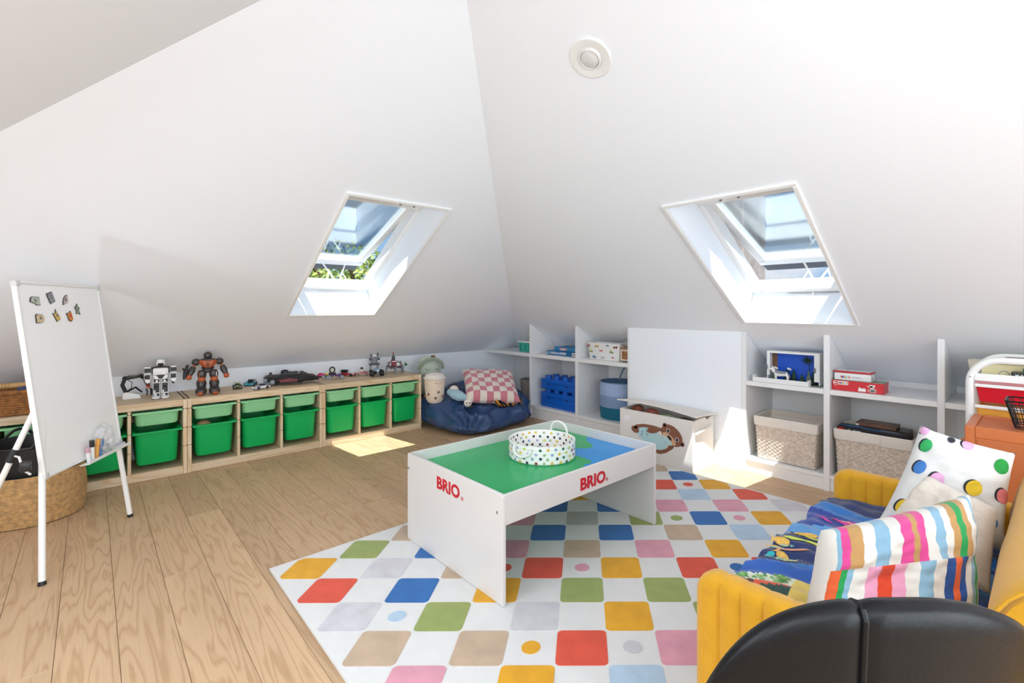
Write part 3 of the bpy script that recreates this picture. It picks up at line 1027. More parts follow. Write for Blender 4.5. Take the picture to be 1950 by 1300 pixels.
for nm, x, y, poly, c in MG:
    t = thing('fridge_magnet', nm + ' magnet stuck on the whiteboard', 'magnet', ME @ Vector((x, y, .001)), group='souvenir magnets on the whiteboard')
    MM = ME @ T3((x, y, 0)) @ RZ(PI)
    poly = [(-a, -b) for a, b in poly]
    B(t, MM).prism(poly, .0005, .004).build('backing', mat('magnet_edge', '#3d3a36', .6), t)
    B(t, MM).prism([(a * .9, b * .9) for a, b in poly], .004, .0052).build('printed_face', mat('print_' + nm.replace(' ', '_'), c, .4, var=.45, vscale=140), t)
    B(t, MM).prism([(-.008, -.004), (.004, -.009), (.009, .003), (-.003, .008)], .0052, .0058).build('detail', mat('print_detail_' + nm.split()[0], {'red': '#c43a30', 'folding': '#7a6a6e'}.get(nm.split()[0], '#7c7f74'), .4), t)

# pens, rubber and crumpled bag in the tray
PT = [('black capped white marker pen standing in the easel tray', .372, .10, 6, '#f0f0ee', '#26282b'), ('orange marker pen in the easel tray', .402, .095, -7, '#e2a04a', '#e2a04a'), ('blue marker pen lying against the plastic bag', .425, .085, -14, '#4f7fb5', '#4f7fb5'), ('white capped pen leaning at the end of the marker pens', .345, .075, 14, '#e9e9ea', '#c9a0b0')]
for lb, x, h, dg, c, cc in PT:
    a0 = ME @ Vector((x, .4165, .022))
    t = thing('marker_pen', lb, 'pen', a0, group='marker pens in the easel tray')
    MM = ME @ T3((x, .411, .022)) @ RZ(math.radians(dg)) @ RX(math.radians(8)) @ RX(-PI / 2)
    B(t, MM).cyl((0, 0, .0), (0, 0, h * .68), .009, n=12).build('barrel', mat('pen_' + c[1:], c, .35), t)
    B(t, MM).cyl((0, 0, h * .68), (0, 0, h), .0105, .0095, 12).build('pen_cap', mat('pen_' + cc[1:], cc, .35), t)
t = thing('plastic_bag', 'clear crumpled plastic bag of magnets in the easel tray', 'bag', ME @ Vector((.48, .41, .02)))
PLB = mat('clear_plastic_film', '#f4f4f6', .12, alpha=.32, spec=.8)
q = B(t, ME @ T3((.48, .487, .030)))
rnd = random.Random(3)
q.ball((0, 0, 0), (.062, .075, .018), 18, 14, .8)
for v in q.bm.verts:
    v.co += Vector((rnd.uniform(-1, 1), rnd.uniform(-1, 1), rnd.uniform(-1, 1))) * .0075
q.build('film', PLB, t, angle=.1)
q = B(t, ME @ T3((.48, .46, .030)))
for i in range(9):
    q.mi = i % 3
    q.cbox((rnd.uniform(-.04, .04), rnd.uniform(-.035, .03), rnd.uniform(-.008, .008)), (.018, .012, .006))
q.build('loose_magnets', [mat('magnet_grey', '#8d8f95', .4), mat('magnet_pale', '#d7d3cf', .4), mat('magnet_blue', '#6b86ad', .4)], t, kind='stuff')
t = thing('board_eraser', 'white board rubber lying at the end of the easel tray', 'eraser', ME @ Vector((.60, .41, .02)))
B(t, ME).box(.555, .635, .4095, .424, .012, .040, .004).build('grip', WHITE, t)
B(t, ME).box(.557, .633, .424, .430, .013, .039, .002).build('felt_pad', mat('lilac_felt', '#c8bfd0', .9), t)

# ---------------------------------------------------------------- woven baskets by the easel


def weave(q, loop_fn, z0, z1, rows, stakes, amp, sub=4, top_flat=0):
    """woven wall: over-under strands modelled as real relief; loop_fn(u, z) -> (point, outward normal)"""
    nv = rows * 3
    nu = stakes * sub
    G = []
    for i in range(nu):
        u = i / nu
        colm = []
        for j in range(nv + 1):
            w = j / nv
            z = z0 + (z1 - z0) * w
            p, nrm_ = loop_fn(u, z)
            r = min(rows - 1, int(w * rows * .9999))
            fy = (w * rows) - r
            prof_ = math.sin(PI * min(1, max(0, fy)))
            ph = math.sin(2 * PI * stakes * .5 * u + (PI if r % 2 else 0))
            d = amp * (.5 * ph * prof_ + .5 * prof_)
            colm.append(q.v(Vector(p) + Vector(nrm_) * d))
        G.append(colm)
    for i in range(nu):
        for j in range(nv):
            q.f([G[i][j], G[(i + 1) % nu][j], G[(i + 1) % nu][j + 1], G[i][j + 1]])
    return q


def round_loop(cx, cy, fr):
    def fn(u, z):
        a = 2 * PI * u
        r = fr(z)
        return (cx + r * math.cos(a), cy + r * math.sin(a), z), (math.cos(a), math.sin(a), 0)
    return fn


SEA = mat('woven_seagrass', '#c39a66', .8, var=.35, vscale=50, bump=.3, bscale=300)
sb = thing('seagrass_basket', 'large round woven seagrass basket on the floor behind the easel leg', 'basket', (-3.795, -.245, 0))
fr = lambda z: .215 + .012 * math.sin(PI * min(1, max(0, z / .27)))
q = B()
weave(q, round_loop(0, 0, fr), .004, .262, 30, 84, .0038, 3)
q.build('woven_wall', SEA, sb)
B().lathe([(.005, .004), (.214, .004), (.217, .010)], n=48, cap0=True, cap1=False).build('base_disc', SEA, sb)
B().lathe([(.210, .03), (.212, .262), (.217, .266), (.221, .260)], n=64, cap0=False, cap1=False).build('inner_lining', SEA, sb)
tb = thing('black_tub', 'flexible black plastic tub with two handles sitting in the seagrass basket', 'tub', (-3.795, -.245, .008))
pr = [(.165, .0), (.175, .002), (.205, .30), (.212, .40), (.219, .405), (.217, .412), (.208, .412), (.203, .40), (.198, .30), (.165, .008)]
BT = mat('black_rubber', '#141416', .45, bump=.1, bscale=30)
B().lathe([(r * .92, z) for r, z in pr], n=48).build('tub_wall', BT, tb)
for a in (.35, .35 + PI):
    c, s_ = math.cos(a), math.sin(a)
    B().tube([(.193 * c - .06 * -s_ * k, .193 * s_ - .06 * c * k, .408 + .045 * (1 - k * k)) for k in (-1, -.8, -.4, 0, .4, .8, 1)], .008, 8).build('handle', BT, tb)

WIC = mat('brown_water_hyacinth', '#a8703c', .75, var=.5, vscale=38, bump=.5, bscale=120)
wb = thing('wicker_basket', 'brown wicker basket with open top behind the whiteboard edge', 'basket', (-4.23, -.34, .523))


def rr_loop(hx, hy, r, fx):
    P = rrect(hx, hy, r, 0, k=5)
    L_ = [0]
    for i in range(len(P)):
        a, b = P[i], P[(i + 1) % len(P)]
        L_.append(L_[-1] + math.hypot(b[0] - a[0], b[1] - a[1]))

    def fn(u, z):
        d = u * L_[-1]
        for i in range(len(P)):
            if d <= L_[i + 1] + 1e-9: break
        k = (d - L_[i]) / max(1e-9, L_[i + 1] - L_[i])
        a, b = P[i], P[(i + 1) % len(P)]
        x, y = a[0] + (b[0] - a[0]) * k, a[1] + (b[1] - a[1]) * k
        dx, dy = b[0] - a[0], b[1] - a[1]
        l = math.hypot(dx, dy) or 1
        f_ = fx(z)
        return (x * f_, y * f_, z), (dy / l, -dx / l, 0)
    return fn


q = B()
weave(q, rr_loop(.165, .175, .05, lambda z: .93 + .35 * z), .002, .135, 9, 34, .014, 4)
q.build('woven_wall', WIC, wb)
B().loft([rrect(.14, .15, .04, .003), rrect(.158, .168, .04, .13), rrect(.150, .16, .04, .13), rrect(.13, .14, .04, .012)], True, True).build('basket_lining', WIC, wb)
q = B()
P = rrect(.165 * .975, .175 * .975, .05, .138, k=5)
q.tube(P, .013, 8, closed=True)
q.build('braided_rim', WIC, wb)
t = thing('bamboo_stick', 'thick bamboo stick bound with twine on the brown wicker basket', 'stick', (-4.20, -.30, .690))
B(t).cyl((-4.17, -.46, .690), (-4.20, -.13, .688), .017, n=14).build('cane', mat('bamboo', '#d6a86a', .5, var=.2), t)
for y in (-.40, -.385, -.372):
    B(t).tube([(-4.175 + .0185 * math.cos(a), y, .690 + .0185 * math.sin(a)) for a in [2 * PI * i / 12 for i in range(12)]], .0022, 5, closed=True).build('twine', mat('twine', '#b99a6a', .9), t)
t = thing('toy_torch', 'small dark blue toy torch lying in the brown wicker basket', 'toy', (-4.13, -.26, .672))
B(t).cyl((-4.11, -.33, .676), (-4.115, -.22, .675), .012, n=12).build('body', mat('dark_blue_plastic', '#2d4a78', .4), t)
B(t).cyl((-4.115, -.22, .675), (-4.116, -.19, .675), .012, .017, 12).build('torch_head', BLACK, t)

# ---------------------------------------------------------------- toys along the top of the pine frames
TZ = .5225
C_ORANGE = mat('burnt_orange_plastic', '#b4572a', .4)
C_GUN = mat('gunmetal_plastic', '#4a4545', .35, metal=.3)
C_BLK = BLACK
C_WHT = WHITE


def part(name, m, parent, fn, M=None, label=None):
    q = B(M=M)
    fn(q)
    return q.build(name, m, parent, label=label)


# black robot arm with gripper
t = thing('robot_arm_toy', 'black and white toy robot arm with a gripper, half behind the whiteboard', 'toy robot', (-4.31, .215, TZ), PI / 2)
part('base', C_WHT, t, lambda q: q.prism([(-.05, 0), (.055, 0), (.045, .03), (-.03, .05), (-.05, .045)], -.035, .035, 'Y', .004))
part('lower_arm', C_BLK, t, lambda q: q.tube([(-.03, 0, .045), (-.05, 0, .10), (-.035, 0, .145)], .012, 10))
part('strut', mat('silver_plastic', '#c4c4c6', .35), t, lambda q: q.tube([(-.02, -.02, .04), (.02, -.022, .065), (.055, -.02, .03)], .007, 8))
part('strut', C_BLK, t, lambda q: q.tube([(-.02, .02, .05), (.025, .02, .075), (.06, .02, .035)], .007, 8))
part('forearm', C_BLK, t, lambda q: q.tube([(-.035, 0, .145), (.01, 0, .150), (.05, 0, .155), (.075, 0, .135)], [.013, .012, .012, .012], 10).ball((.055, 0, .156), .015, 10, 8).ball((-.035, 0, .145), .016, 10, 8))
part('forearm_cover', mat('pewter_plastic', '#77706c', .35), t, lambda q: q.box(-.02, .035, -.012, .012, .157, .166, .003))
part('wrist', C_BLK, t, lambda q: q.tube([(.075, 0, .135), (.088, 0, .105), (.094, 0, .085)], [.012, .014, .010], 10))
part('wrist_ring', RED, t, lambda q: q.cyl((.0925, 0, .090), (.096, 0, .076), .0135, n=10))
part('wrist_joint', mat('copper_plastic', '#c98a6a', .4), t, lambda q: q.cyl((.096, 0, .076), (.099, 0, .062), .010, n=10))
for sy in (-1, 1):
    part('gripper_claw', C_BLK, t, lambda q: q.prism([(.090 + sy * .012, .062), (.104 + sy * .014, .060), (.112 + sy * .018, .038), (.106 + sy * .016, .014), (.094 + sy * .012, .012), (.098 + sy * .010, .036)], -.012, .012, 'Y', .002))
part('cable', C_BLK, t, lambda q: q.tube([(-.03, .015, .14), (.005, .02, .11), (.0, .02, .07), (-.02, .02, .055)], .0025, 6))

# white and black servo robot
t = thing('servo_robot', 'white and black humanoid toy robot standing on the pine frame', 'toy robot', (-4.20, .373, TZ), math.radians(84))
t.scale = (.945, .945, .945)
SW, SB = mat('robot_white', '#f1f1ef', .35), mat('robot_black', '#212022', .4)
for s_ in (-1, 1):
    leg = part('foot', SW, t, lambda q: q.loft([[(s_ * .028 + a * .027, -.012 + b * .045, z) for a, b in [(math.cos(u), math.sin(u)) for u in [2 * PI * i / 18 for i in range(18)]]] for z in (.003, .010)] + [[(s_ * .028 + a * .020, -.006 + b * .033, .020) for a, b in [(math.cos(u), math.sin(u)) for u in [2 * PI * i / 18 for i in range(18)]]]]))
    part('sole', SB, leg, lambda q: q.loft([[(s_ * .028 + .0275 * math.cos(u), -.012 + .0455 * math.sin(u), z) for u in [2 * PI * i / 18 for i in range(18)]] for z in (0, .003)]))
    x = s_ * .026
    part('ankle_servo', SB, t, lambda q: q.box(x - .018, x + .018, -.014, .016, .018, .036, .002))
    part('ankle_bracket', SW, t, lambda q: q.cyl((x - .006, -.016, .028), (x - .006, -.0145, .028), .008, n=14).box(x - .021, x - .018, -.012, .014, .018, .05, .001).box(x + .018, x + .021, -.012, .014, .018, .05, .001))
    part('shin_servo', SB, t, lambda q: q.box(x - .017, x + .017, -.016, .018, .042, .088, .003))
    part('shin_bracket', SW, t, lambda q: q.box(x - .021, x - .0175, -.014, .016, .040, .095, .001).box(x + .0175, x + .021, -.014, .016, .040, .095, .001).box(x - .02, x + .02, -.018, -.0165, .038, .045, .001).box(x - .014, x - .006, -.019, -.0165, .046, .064, .001))
    part('thigh_servo', SB, t, lambda q: q.box(x - .018, x + .018, -.018, .016, .092, .118, .003))
    part('hip_servo', SB, t, lambda q: q.box(x - .016, x + .018, -.016, .016, .121, .140, .003))
    part('thigh_bracket', SW, t, lambda q: q.box(x - .021, x - .018, -.016, .014, .092, .146, .001).box(x + .018, x + .021, -.016, .014, .092, .146, .001).box(x - .02, x + .02, -.020, -.0182, .116, .122, .001).cyl((x + s_ * -.002, -.0205, .131), (x + s_ * -.002, -.0165, .131), .008, n=12))
    ax = s_ * .079
    part('shoulder_servo', SB, t, lambda q: q.box(ax - .017, ax + .017, -.016, .016, .190, .228, .003))
    part('shoulder_cap', SW, t, lambda q: q.loft([rrect(.018, .017, .007, z, ax) for z in (.2285, .238)]).box(ax - .018, ax + .018, -.0185, -.0165, .190, .196, .001))
    part('cap_slot', SB, t, lambda q: q.box(ax - .009, ax + .009, -.006, .006, .2382, .2388))
    part('elbow_servo', SB, t, lambda q: q.box(ax - .018 - s_ * .004 * (s_ < 0), ax + .014, -.024, .008, .150, .180, .003))
    part('arm_bracket', SW, t, lambda q: q.box(ax - .021, ax - .018, -.022, .008, .145, .190, .001).box(ax + .0165, ax + .0195, -.022, .008, .145, .190, .001).box(ax - .02, ax + .018, -.027, -.0245, .181, .187, .001))
    part('hand', SW, t, lambda q: q.prism([(ax - .018, .148), (ax + .016, .148), (ax + .016, .128), (ax + .004, .118), (ax - .010, .124)], -.026, .004, 'Y', .002))
    part('hand_claw', SB, t, lambda q: q.prism([(ax - .012, .128), (ax + .002, .126), (ax + .006, .106), (ax - .004, .104), (ax - .014, .112)], -.018, -.004, 'Y', .002))
part('pelvis', SB, t, lambda q: q.prism([(-.026, .178), (.026, .178), (.010, .150), (-.010, .150)], -.02, .014, 'Y', .002))
part('hip_plate', SW, t, lambda q: q.prism([(-.046, .176), (-.028, .176), (-.008, .146), (-.016, .141), (-.040, .150)], -.022, -.004, 'Y', .002).prism([(.046, .176), (.028, .176), (.008, .146), (.016, .141), (.040, .150)], -.022, -.004, 'Y', .002))
part('torso', SB, t, lambda q: q.prism([(-.058, .232), (-.02, .240), (.02, .240), (.058, .232), (.056, .195), (.04, .178), (-.04, .178), (-.056, .195)], -.022, .024, 'Y', .004))
part('chest_plate', SW, t, lambda q: q.loft([[(p[0], y, p[1] + .203) for p in [(a[0], a[1]) for a in rrect(.046 * k, .025 * k, .012 * k, 0)]] for y, k in ((-.022, 1), (-.030, 1), (-.034, .86))]))
part('neck', SB, t, lambda q: q.cyl((0, 0, .238), (0, 0, .25), .012, n=12))
part('head', SW, t, lambda q: q.lathe([(.021, .262), (.026, .266), (.027, .278), (.023, .287), (.012, .291), (.002, .292)], n=24, sy=.95).box(-.025, -.017, -.02, .006, .252, .266, .002).box(.017, .025, -.02, .006, .252, .266, .002))
part('visor', SB, t, lambda q: q.lathe([(.012, .246), (.018, .250), (.0215, .259), (.0215, .264)], n=20))

# dark robot with orange chest
t = thing('armoured_robot', 'dark grey and orange chunky toy robot holding a blaster', 'toy robot', (-4.16, .653, TZ), math.radians(82))
t.scale = (.92, .92, .92)
GU, OR = C_GUN, C_ORANGE
for s_ in (-1, 1):
    x = s_ * .046
    part('foot', GU, t, lambda q: q.ball((x, -.015, .030), (.040, .058, .030), 18, 10, .8))
    part('toe_cap', OR, t, lambda q: q.ball((x + s_ * .004, -.058, .018), (.024, .018, .016), 12, 8))
    part('shin', GU, t, lambda q: q.lathe([(.030, .040), (.034, .052), (.030, .062), (.034, .075), (.036, .095), (.030, .112), (.026, .118)], (x * .96, 0, 0), 18, sy=1.05))
    part('shin_guard', mat('dark_plate', '#2f2c2d', .4), t, lambda q: q.loft([rrect(.017, .008, .006, z, x * .96, -.034 + d) for z, d in ((.06, .0), (.078, -.004), (.096, .0))]))
    part('knee', OR, t, lambda q: q.ball((x * .92, -.014, .124), (.027, .026, .022), 16, 10, .85))
    part('thigh', GU, t, lambda q: q.lathe([(.022, .130), (.030, .145), (.032, .165), (.027, .188), (.018, .196)], (x * .88, 0, 0), 18))
    part('thigh_stripe', OR if s_ < 0 else C_WHT, t, lambda q: q.box(x * .88 + s_ * .018 - .003, x * .88 + s_ * .018 + .003, -.030, -.022, .145, .18, .002))
    part('shoulder', GU, t, lambda q: q.ball((s_ * .080, 0, .262), (.030, .033, .028), 18, 12).box(s_ * .095 - .012, s_ * .095 + .012, -.016, .016, .268, .278, .004))
    part('upper_arm', OR, t, lambda q: q.tube([(s_ * .088, -.004, .245), (s_ * .100, -.010, .218)], .011, 10))
    part('forearm', GU, t, lambda q: q.tube([(s_ * .098, -.010, .226), (s_ * .110, -.020, .195), (s_ * .122, -.030, .163)], [.018, .025, .017], 14))
    part('fist', OR, t, lambda q: q.ball((s_ * .127, -.034, .148), (.020, .021, .021), 14, 10, .8))
part('hips', GU, t, lambda q: q.ball((0, 0, .196), (.034, .030, .024), 16, 10, .8))
part('waist', mat('dark_plate', '#2f2c2d', .4), t, lambda q: q.lathe([(.030, .196), (.042, .205), (.044, .218), (.038, .226)], n=20, sy=.8))
part('chest', OR, t, lambda q: q.loft([[(sx * a, sy * b - .002, z) for sx, sy in ((1, .5), (.55, 1), (-.55, 1), (-1, .5), (-1, -.5), (-.55, -1), (.55, -1), (1, -.5))] for z, a, b in ((.212, .026, .026), (.225, .036, .034), (.25, .060, .042), (.268, .064, .040), (.278, .050, .030))]))
part('collar', GU, t, lambda q: q.lathe([(.058, .272), (.052, .284), (.030, .290), (.022, .296)], n=20, sy=.65))
for x in (-.010, 0, .010):
    part('chest_port', C_BLK, t, lambda q: q.cyl((x, -.0475, .258), (x, -.040, .258), .0032, n=8))
part('belt_emblem', C_BLK, t, lambda q: q.prism([(-.009, .246), (.009, .246), (.004, .228), (-.004, .228)], -.046, -.034, 'Y', .001))
part('head', GU, t, lambda q: q.ball((0, -.002, .312), (.030, .031, .030), 20, 12, .9))
part('face_visor', mat('dark_plate', '#2f2c2d', .4), t, lambda q: q.ball((0, -.016, .304), (.023, .020, .014), 14, 8))
part('head_crest', OR, t, lambda q: q.box(-.005, .005, -.024, .016, .336, .343, .002))
bl = part('blaster', C_BLK, t, lambda q: q.tube([(-.156, -.045, .150), (-.150, -.040, .19), (-.138, -.030, .235)], [.011, .015, .009], 10))
part('blaster_muzzle', C_BLK, bl, lambda q: q.tube([(-.160, -.048, .135), (-.156, -.045, .152)], .008, 8).tube([(-.142, -.033, .225), (-.134, -.027, .245)], .010, 8))
part('blaster_grip', C_BLK, bl, lambda q: q.tube([(-.150, -.04, .19), (-.132, -.036, .17)], .009, 8).tube([(-.150, -.040, .20), (-.166, -.044, .222)], .007, 8))


def toy_car(label, loc, rz, body, accent, L_=.125, W_=.058, H_=.034, wing=True):
    t = thing('toy_car', label, 'toy car', loc, rz)
    l, w = L_ / 2, W_ / 2
    q = B()
    q.loft([[(x, sy * w * k, z) for x, z in ((-l, .010), (-l * .98, .022), (-l * .6, .028), (l * .2, .027), (l * .85, .020), (l, .014), (l * .96, .008), (-l * .9, .007))] for sy, k in ((-1, .9), (-1, 1.0), (1, 1.0), (1, .9))])
    b = q.build('body', body, t)
    part('cabin', mat('tinted_screen', '#16191d', .15), t, lambda q: q.loft([[(x, y * w, z) for x, y in ((-l * .55, -.62), (l * .22, -.62), (l * .22, .62), (-l * .55, .62))] if z < .03 else [(x, y * w, z) for x, y in ((-l * .38, -.45), (-l * .02, -.45), (-l * .02, .45), (-l * .38, .45))] for z in (.0268, H_ + .004)]))
    part('roof', accent, t, lambda q: q.box(-l * .37, -l * .03, -w * .44, w * .44, H_ + .0042, H_ + .0062, .0006))
    part('bonnet_stripe', accent, t, lambda q: q.prism([(l * .25, .0268), (l * .85, .0208), (l * .85, .0222), (l * .25, .0282)], -w * .3, w * .3, 'Y'))
    for sx in (-.60, .60):
        for sy in (-1, 1):
            wh = part('wheel', C_BLK, t, lambda q: q.cyl((sx * l, sy * w * .72, .0125), (sx * l, sy * w * 1.04, .0125), .0125, n=16))
            part('hub', STEEL, wh, lambda q: q.cyl((sx * l, sy * w * 1.0, .0125), (sx * l, sy * w * 1.07, .0125), .006, n=8))
    if wing:
        part('rear_wing', accent, t, lambda q: q.box(-l * 1.0, -l * .82, -w * .9, w * .9, .040, .043, .001).box(-l * .92, -l * .88, -w * .6, -w * .5, .026, .041).box(-l * .92, -l * .88, w * .5, w * .6, .026, .041))
    for sy in (-1, 1):
        part('headlight', mat('toy_lamp', '#f3f1d8', .2), t, lambda q: q.ball((l * .9, sy * w * .62, .0165), (.006, .006, .0035), 8, 6))
    return t


toy_car('black and lime toy sports car beside the dark robot', (-4.30, .875, TZ), math.radians(-8), mat('car_dark_olive', '#3c4030', .35), mat('car_lime', '#9db548', .35), .125)
toy_car('turquoise toy sports car facing out from the back of the shelf', (-4.395, .992, TZ), math.radians(-28), mat('car_turquoise', '#2fa6c4', .3), mat('car_dark', '#22303a', .3), .105, .075, .042)
toy_car('white and blue toy racing car in front of the black spaceship', (-4.15, 1.01, TZ), math.radians(-68), mat('car_white', '#eceef2', .3), mat('car_blue', '#6f8fc4', .3), .125)

# black spaceship built from small bricks
t = thing('toy_spaceship', 'black and dark red brick-built toy spaceship on the middle pine frame', 'toy spaceship', (-4.275, 1.270, TZ), math.radians(76))
SK, SR, SG = mat('brick_black', '#1f2023', .35), mat('brick_dark_red', '#6d1f2b', .35), mat('brick_grey', '#8c9096', .35)
part('hull', SK, t, lambda q: q.loft([[(x, y * w, z) for y, z in ((-1, z0), (-.7, z0 - .014), (.7, z0 - .014), (1, z0), (.7, z0 + h), (-.7, z0 + h))] for x, w, z0, h in ((-.20, .05, .040, .028), (-.16, .085, .036, .036), (-.05, .115, .034, .046), (.06, .095, .034, .046), (.14, .06, .036, .034), (.215, .018, .036, .014))]))
part('spine', SK, t, lambda q: q.prism([(-.10, .078), (-.04, .10), (.04, .102), (.12, .088), (.15, .066), (-.10, .066)], -.022, .022, 'Y', .004))
part('cockpit', mat('smoked_canopy', '#2a2d33', .12), t, lambda q: q.ball((-.045, 0, .100), (.032, .022, .022), 14, 10))
for s_ in (-1, 1):
    part('side_panel', SR, t, lambda q: q.prism([(-.10, .052), (-.02, .062), (.05, .050), (.05, .030), (-.08, .026)], s_ * .108 - .006, s_ * .108 + .006, 'Y', .003))
    part('wing', SK, t, lambda q: q.prism([(-.02, s_ * .085), (.10, s_ * .115), (.215, s_ * .06), (.15, s_ * .04)], .040, .048, 'Z', .002))
    part('engine', SG, t, lambda q: q.cyl((-.205, s_ * .045, .042), (-.16, s_ * .045, .042), .020, n=14))
    part('wheel_hub', SG, t, lambda q: q.cyl((-.14, s_ * .098, .036), (-.14, s_ * .112, .036), .017, n=14))
    part('prong', SK, t, lambda q: q.tube([(.13, s_ * .03, .044), (.25, s_ * .012, .040)], [.008, .004], 8))
    part('fin', SK, t, lambda q: q.prism([(-.17, .066), (-.13, .066), (-.145, .098), (-.16, .098)], s_ * .05 - .004, s_ * .05 + .004, 'Y', .001))
rnd = random.Random(11)
q = B()
for i in range(120):
    x = rnd.uniform(-.19, .18)
    w = .10 - abs(x + .03) * .32
    y = rnd.uniform(-w, w)
    z = .078 - .10 * abs(y) - .10 * max(0, x - .05) - .06 * max(0, -x - .08) + (.022 if abs(y) < .022 and -.09 < x < .1 else 0)
    q.mi = rnd.choice((0, 0, 0, 0, 1, 2))
    q.cbox((x, y, z), (rnd.choice((.008, .016, .024)), rnd.choice((.008, .012)), rnd.uniform(.008, .016)), .001)
q.build('brick_detail', [SK, SR, SG], t, kind='stuff')
part('landing_skid', SK, t, lambda q: q.box(-.14, -.10, -.03, .03, 0, .024, .003).box(.06, .09, -.02, .02, 0, .024, .003))
# pink clawed crawler
t = thing('toy_crawler', 'pink and purple brick crawler with curved claws and grey wheels', 'toy vehicle', (-4.305, 1.635, TZ), math.radians(80))
MGT = mat('brick_magenta', '#d0387e', .35)
part('chassis', mat('brick_purple', '#5a2f6e', .35), t, lambda q: q.box(-.05, .075, -.022, .022, .022, .040, .003))
part('mid_block', SK, t, lambda q: q.box(-.03, .03, -.018, .018, .040, .056, .002))
part('roll_bar', SK, t, lambda q: q.tube([(-.002 + .022 * math.cos(a), -.005, .082 + .025 * math.sin(a)) for a in [2 * PI * i / 16 for i in range(16)]], .006, 8, closed=True))
part('driver', mat('brick_cream', '#e4dcc8', .4), t, lambda q: q.cyl((0, 0, .056), (0, 0, .078), .009, n=12).ball((0, 0, .087), .010, 12, 8))
part('yellow_block', mat('brick_yellow', '#e3b52a', .35), t, lambda q: q.box(-.065, -.035, -.012, .012, .040, .054, .002))
part('visor_block', SK, t, lambda q: q.box(-.085, -.062, -.014, .014, .038, .052, .003))
for s_ in (-1, 1):
    part('claw', MGT, t, lambda q: q.tube([(-.075, s_ * .022, .046), (-.098, s_ * .032, .050), (-.122, s_ * .034, .032), (-.124, s_ * .030, .004)], [.008, .010, .009, .004], 8))
    part('wheel', SG, t, lambda q: q.cyl((-.04, s_ * .024, .020), (-.04, s_ * .038, .020), .020, n=16))
    part('wheel', SG, t, lambda q: q.cyl((.075, s_ * .026, .017), (.075, s_ * .040, .017), .017, n=16))
    part('lamp', mat('brick_lime', '#cfe06a', .3), t, lambda q: q.cyl((-.005 + s_ * .018, -.026, .026), (-.005 + s_ * .018, -.021, .026), .005, n=8))
# red racers
t = thing('red_racer', 'red brick racing car with a black engine behind the pink crawler', 'toy vehicle', (-4.395, 1.815, TZ), math.radians(35))
part('body', mat('brick_red', '#c3222e', .35), t, lambda q: q.prism([(-.05, .012), (.07, .010), (.07, .018), (.0, .026), (-.05, .034)], -.022, .022, 'Y', .002))
part('engine', SK, t, lambda q: q.box(-.06, -.005, -.018, .018, .034, .058, .003).cyl((-.05, -.024, .046), (-.05, .024, .046), .009, n=10))
part('nose_tile', mat('brick_white', '#efefec', .35), t, lambda q: q.box(.035, .068, -.016, .016, .0185, .0225, .001))
for sx in (-.045, .05):
    for s_ in (-1, 1):
        part('wheel', SK, t, lambda q: q.cyl((sx, s_ * .023, .013), (sx, s_ * .034, .013), .013, n=14))
t = thing('kart_toy', 'red and white brick kart with a helmeted driver beside the tall grey robot', 'toy vehicle', (-4.355, 1.935, TZ), math.radians(60))
part('body', mat('brick_white', '#efefec', .35), t, lambda q: q.prism([(-.06, .016), (.06, .014), (.055, .026), (-.05, .032)], -.026, .026, 'Y', .003))
part('side_trim', mat('brick_red', '#c3222e', .35), t, lambda q: q.box(-.062, .058, -.032, -.0265, .020, .027, .001).box(-.062, .058, .0265, .032, .020, .027, .001).box(-.02, .05, -.018, .018, .0325, .037, .001))
part('driver', mat('brick_white', '#efefec', .35), t, lambda q: q.prism([(-.012, .034), (.012, .034), (.008, .056), (-.008, .056)], -.012, .012, 'Y', .002))
part('helmet', mat('brown_helmet', '#4d3a35', .35), t, lambda q: q.ball((0, 0, .066), (.014, .014, .013), 14, 10))
for sx in (-.04, .042):
    for s_ in (-1, 1):
        wh = part('wheel', SK, t, lambda q: q.cyl((sx, s_ * .022, .012), (sx, s_ * .036, .012), .012, n=14))
        part('hub', mat('brick_cream', '#e4dcc8', .4), wh, lambda q: q.cyl((sx, s_ * .022, .012), (sx, s_ * .0368, .012), .006, n=10))
# tall grey frame robot
t = thing('grey_robot', 'tall grey brick robot frame with raised arms behind the quad bike', 'toy robot', (-4.385, 2.075, TZ), math.radians(80))
GB, GD = mat('brick_grey', '#8c9096', .35), mat('brick_dark_grey', '#4c4e52', .35)
for s_ in (-1, 1):
    part('leg', GB, t, lambda q: q.prism([(s_ * .036 - .008, 0), (s_ * .036 + .008, 0), (s_ * .034 + .007, .085), (s_ * .034 - .007, .085)], -.010, .012, 'Y', .002))
    part('hip_joint', GD, t, lambda q: q.cyl((s_ * .038, -.016, .092), (s_ * .038, .016, .092), .012, n=12))
    part('side_arm', GB, t, lambda q: q.box(s_ * .026 - .006, s_ * .026 + .006, -.008, .010, .10, .172, .002))
    part('elbow_joint', GD, t, lambda q: q.cyl((s_ * .042 - .008, -.006, .142), (s_ * .042 + .008, -.006, .142), .011, n=12))
    part('horn', GD, t, lambda q: q.prism([(s_ * .032 - .004, .165), (s_ * .032 + .004, .165), (s_ * .034 + .004, .205), (s_ * .030 - .003, .205)], -.006, .006, 'Y', .001))
part('pelvis', GD, t, lambda q: q.box(-.036, .036, -.012, .012, .084, .100, .002))
part('torso', GB, t, lambda q: q.box(-.018, .018, -.010, .012, .100, .150, .003).box(-.026, .026, -.012, .010, .148, .166, .003))
part('face', mat('brick_white', '#efefec', .35), t, lambda q: q.box(-.020, .020, -.016, -.0125, .168, .182, .002).box(-.016, -.008, -.0128, .006, .166, .186).box(.008, .016, -.0128, .006, .166, .186))
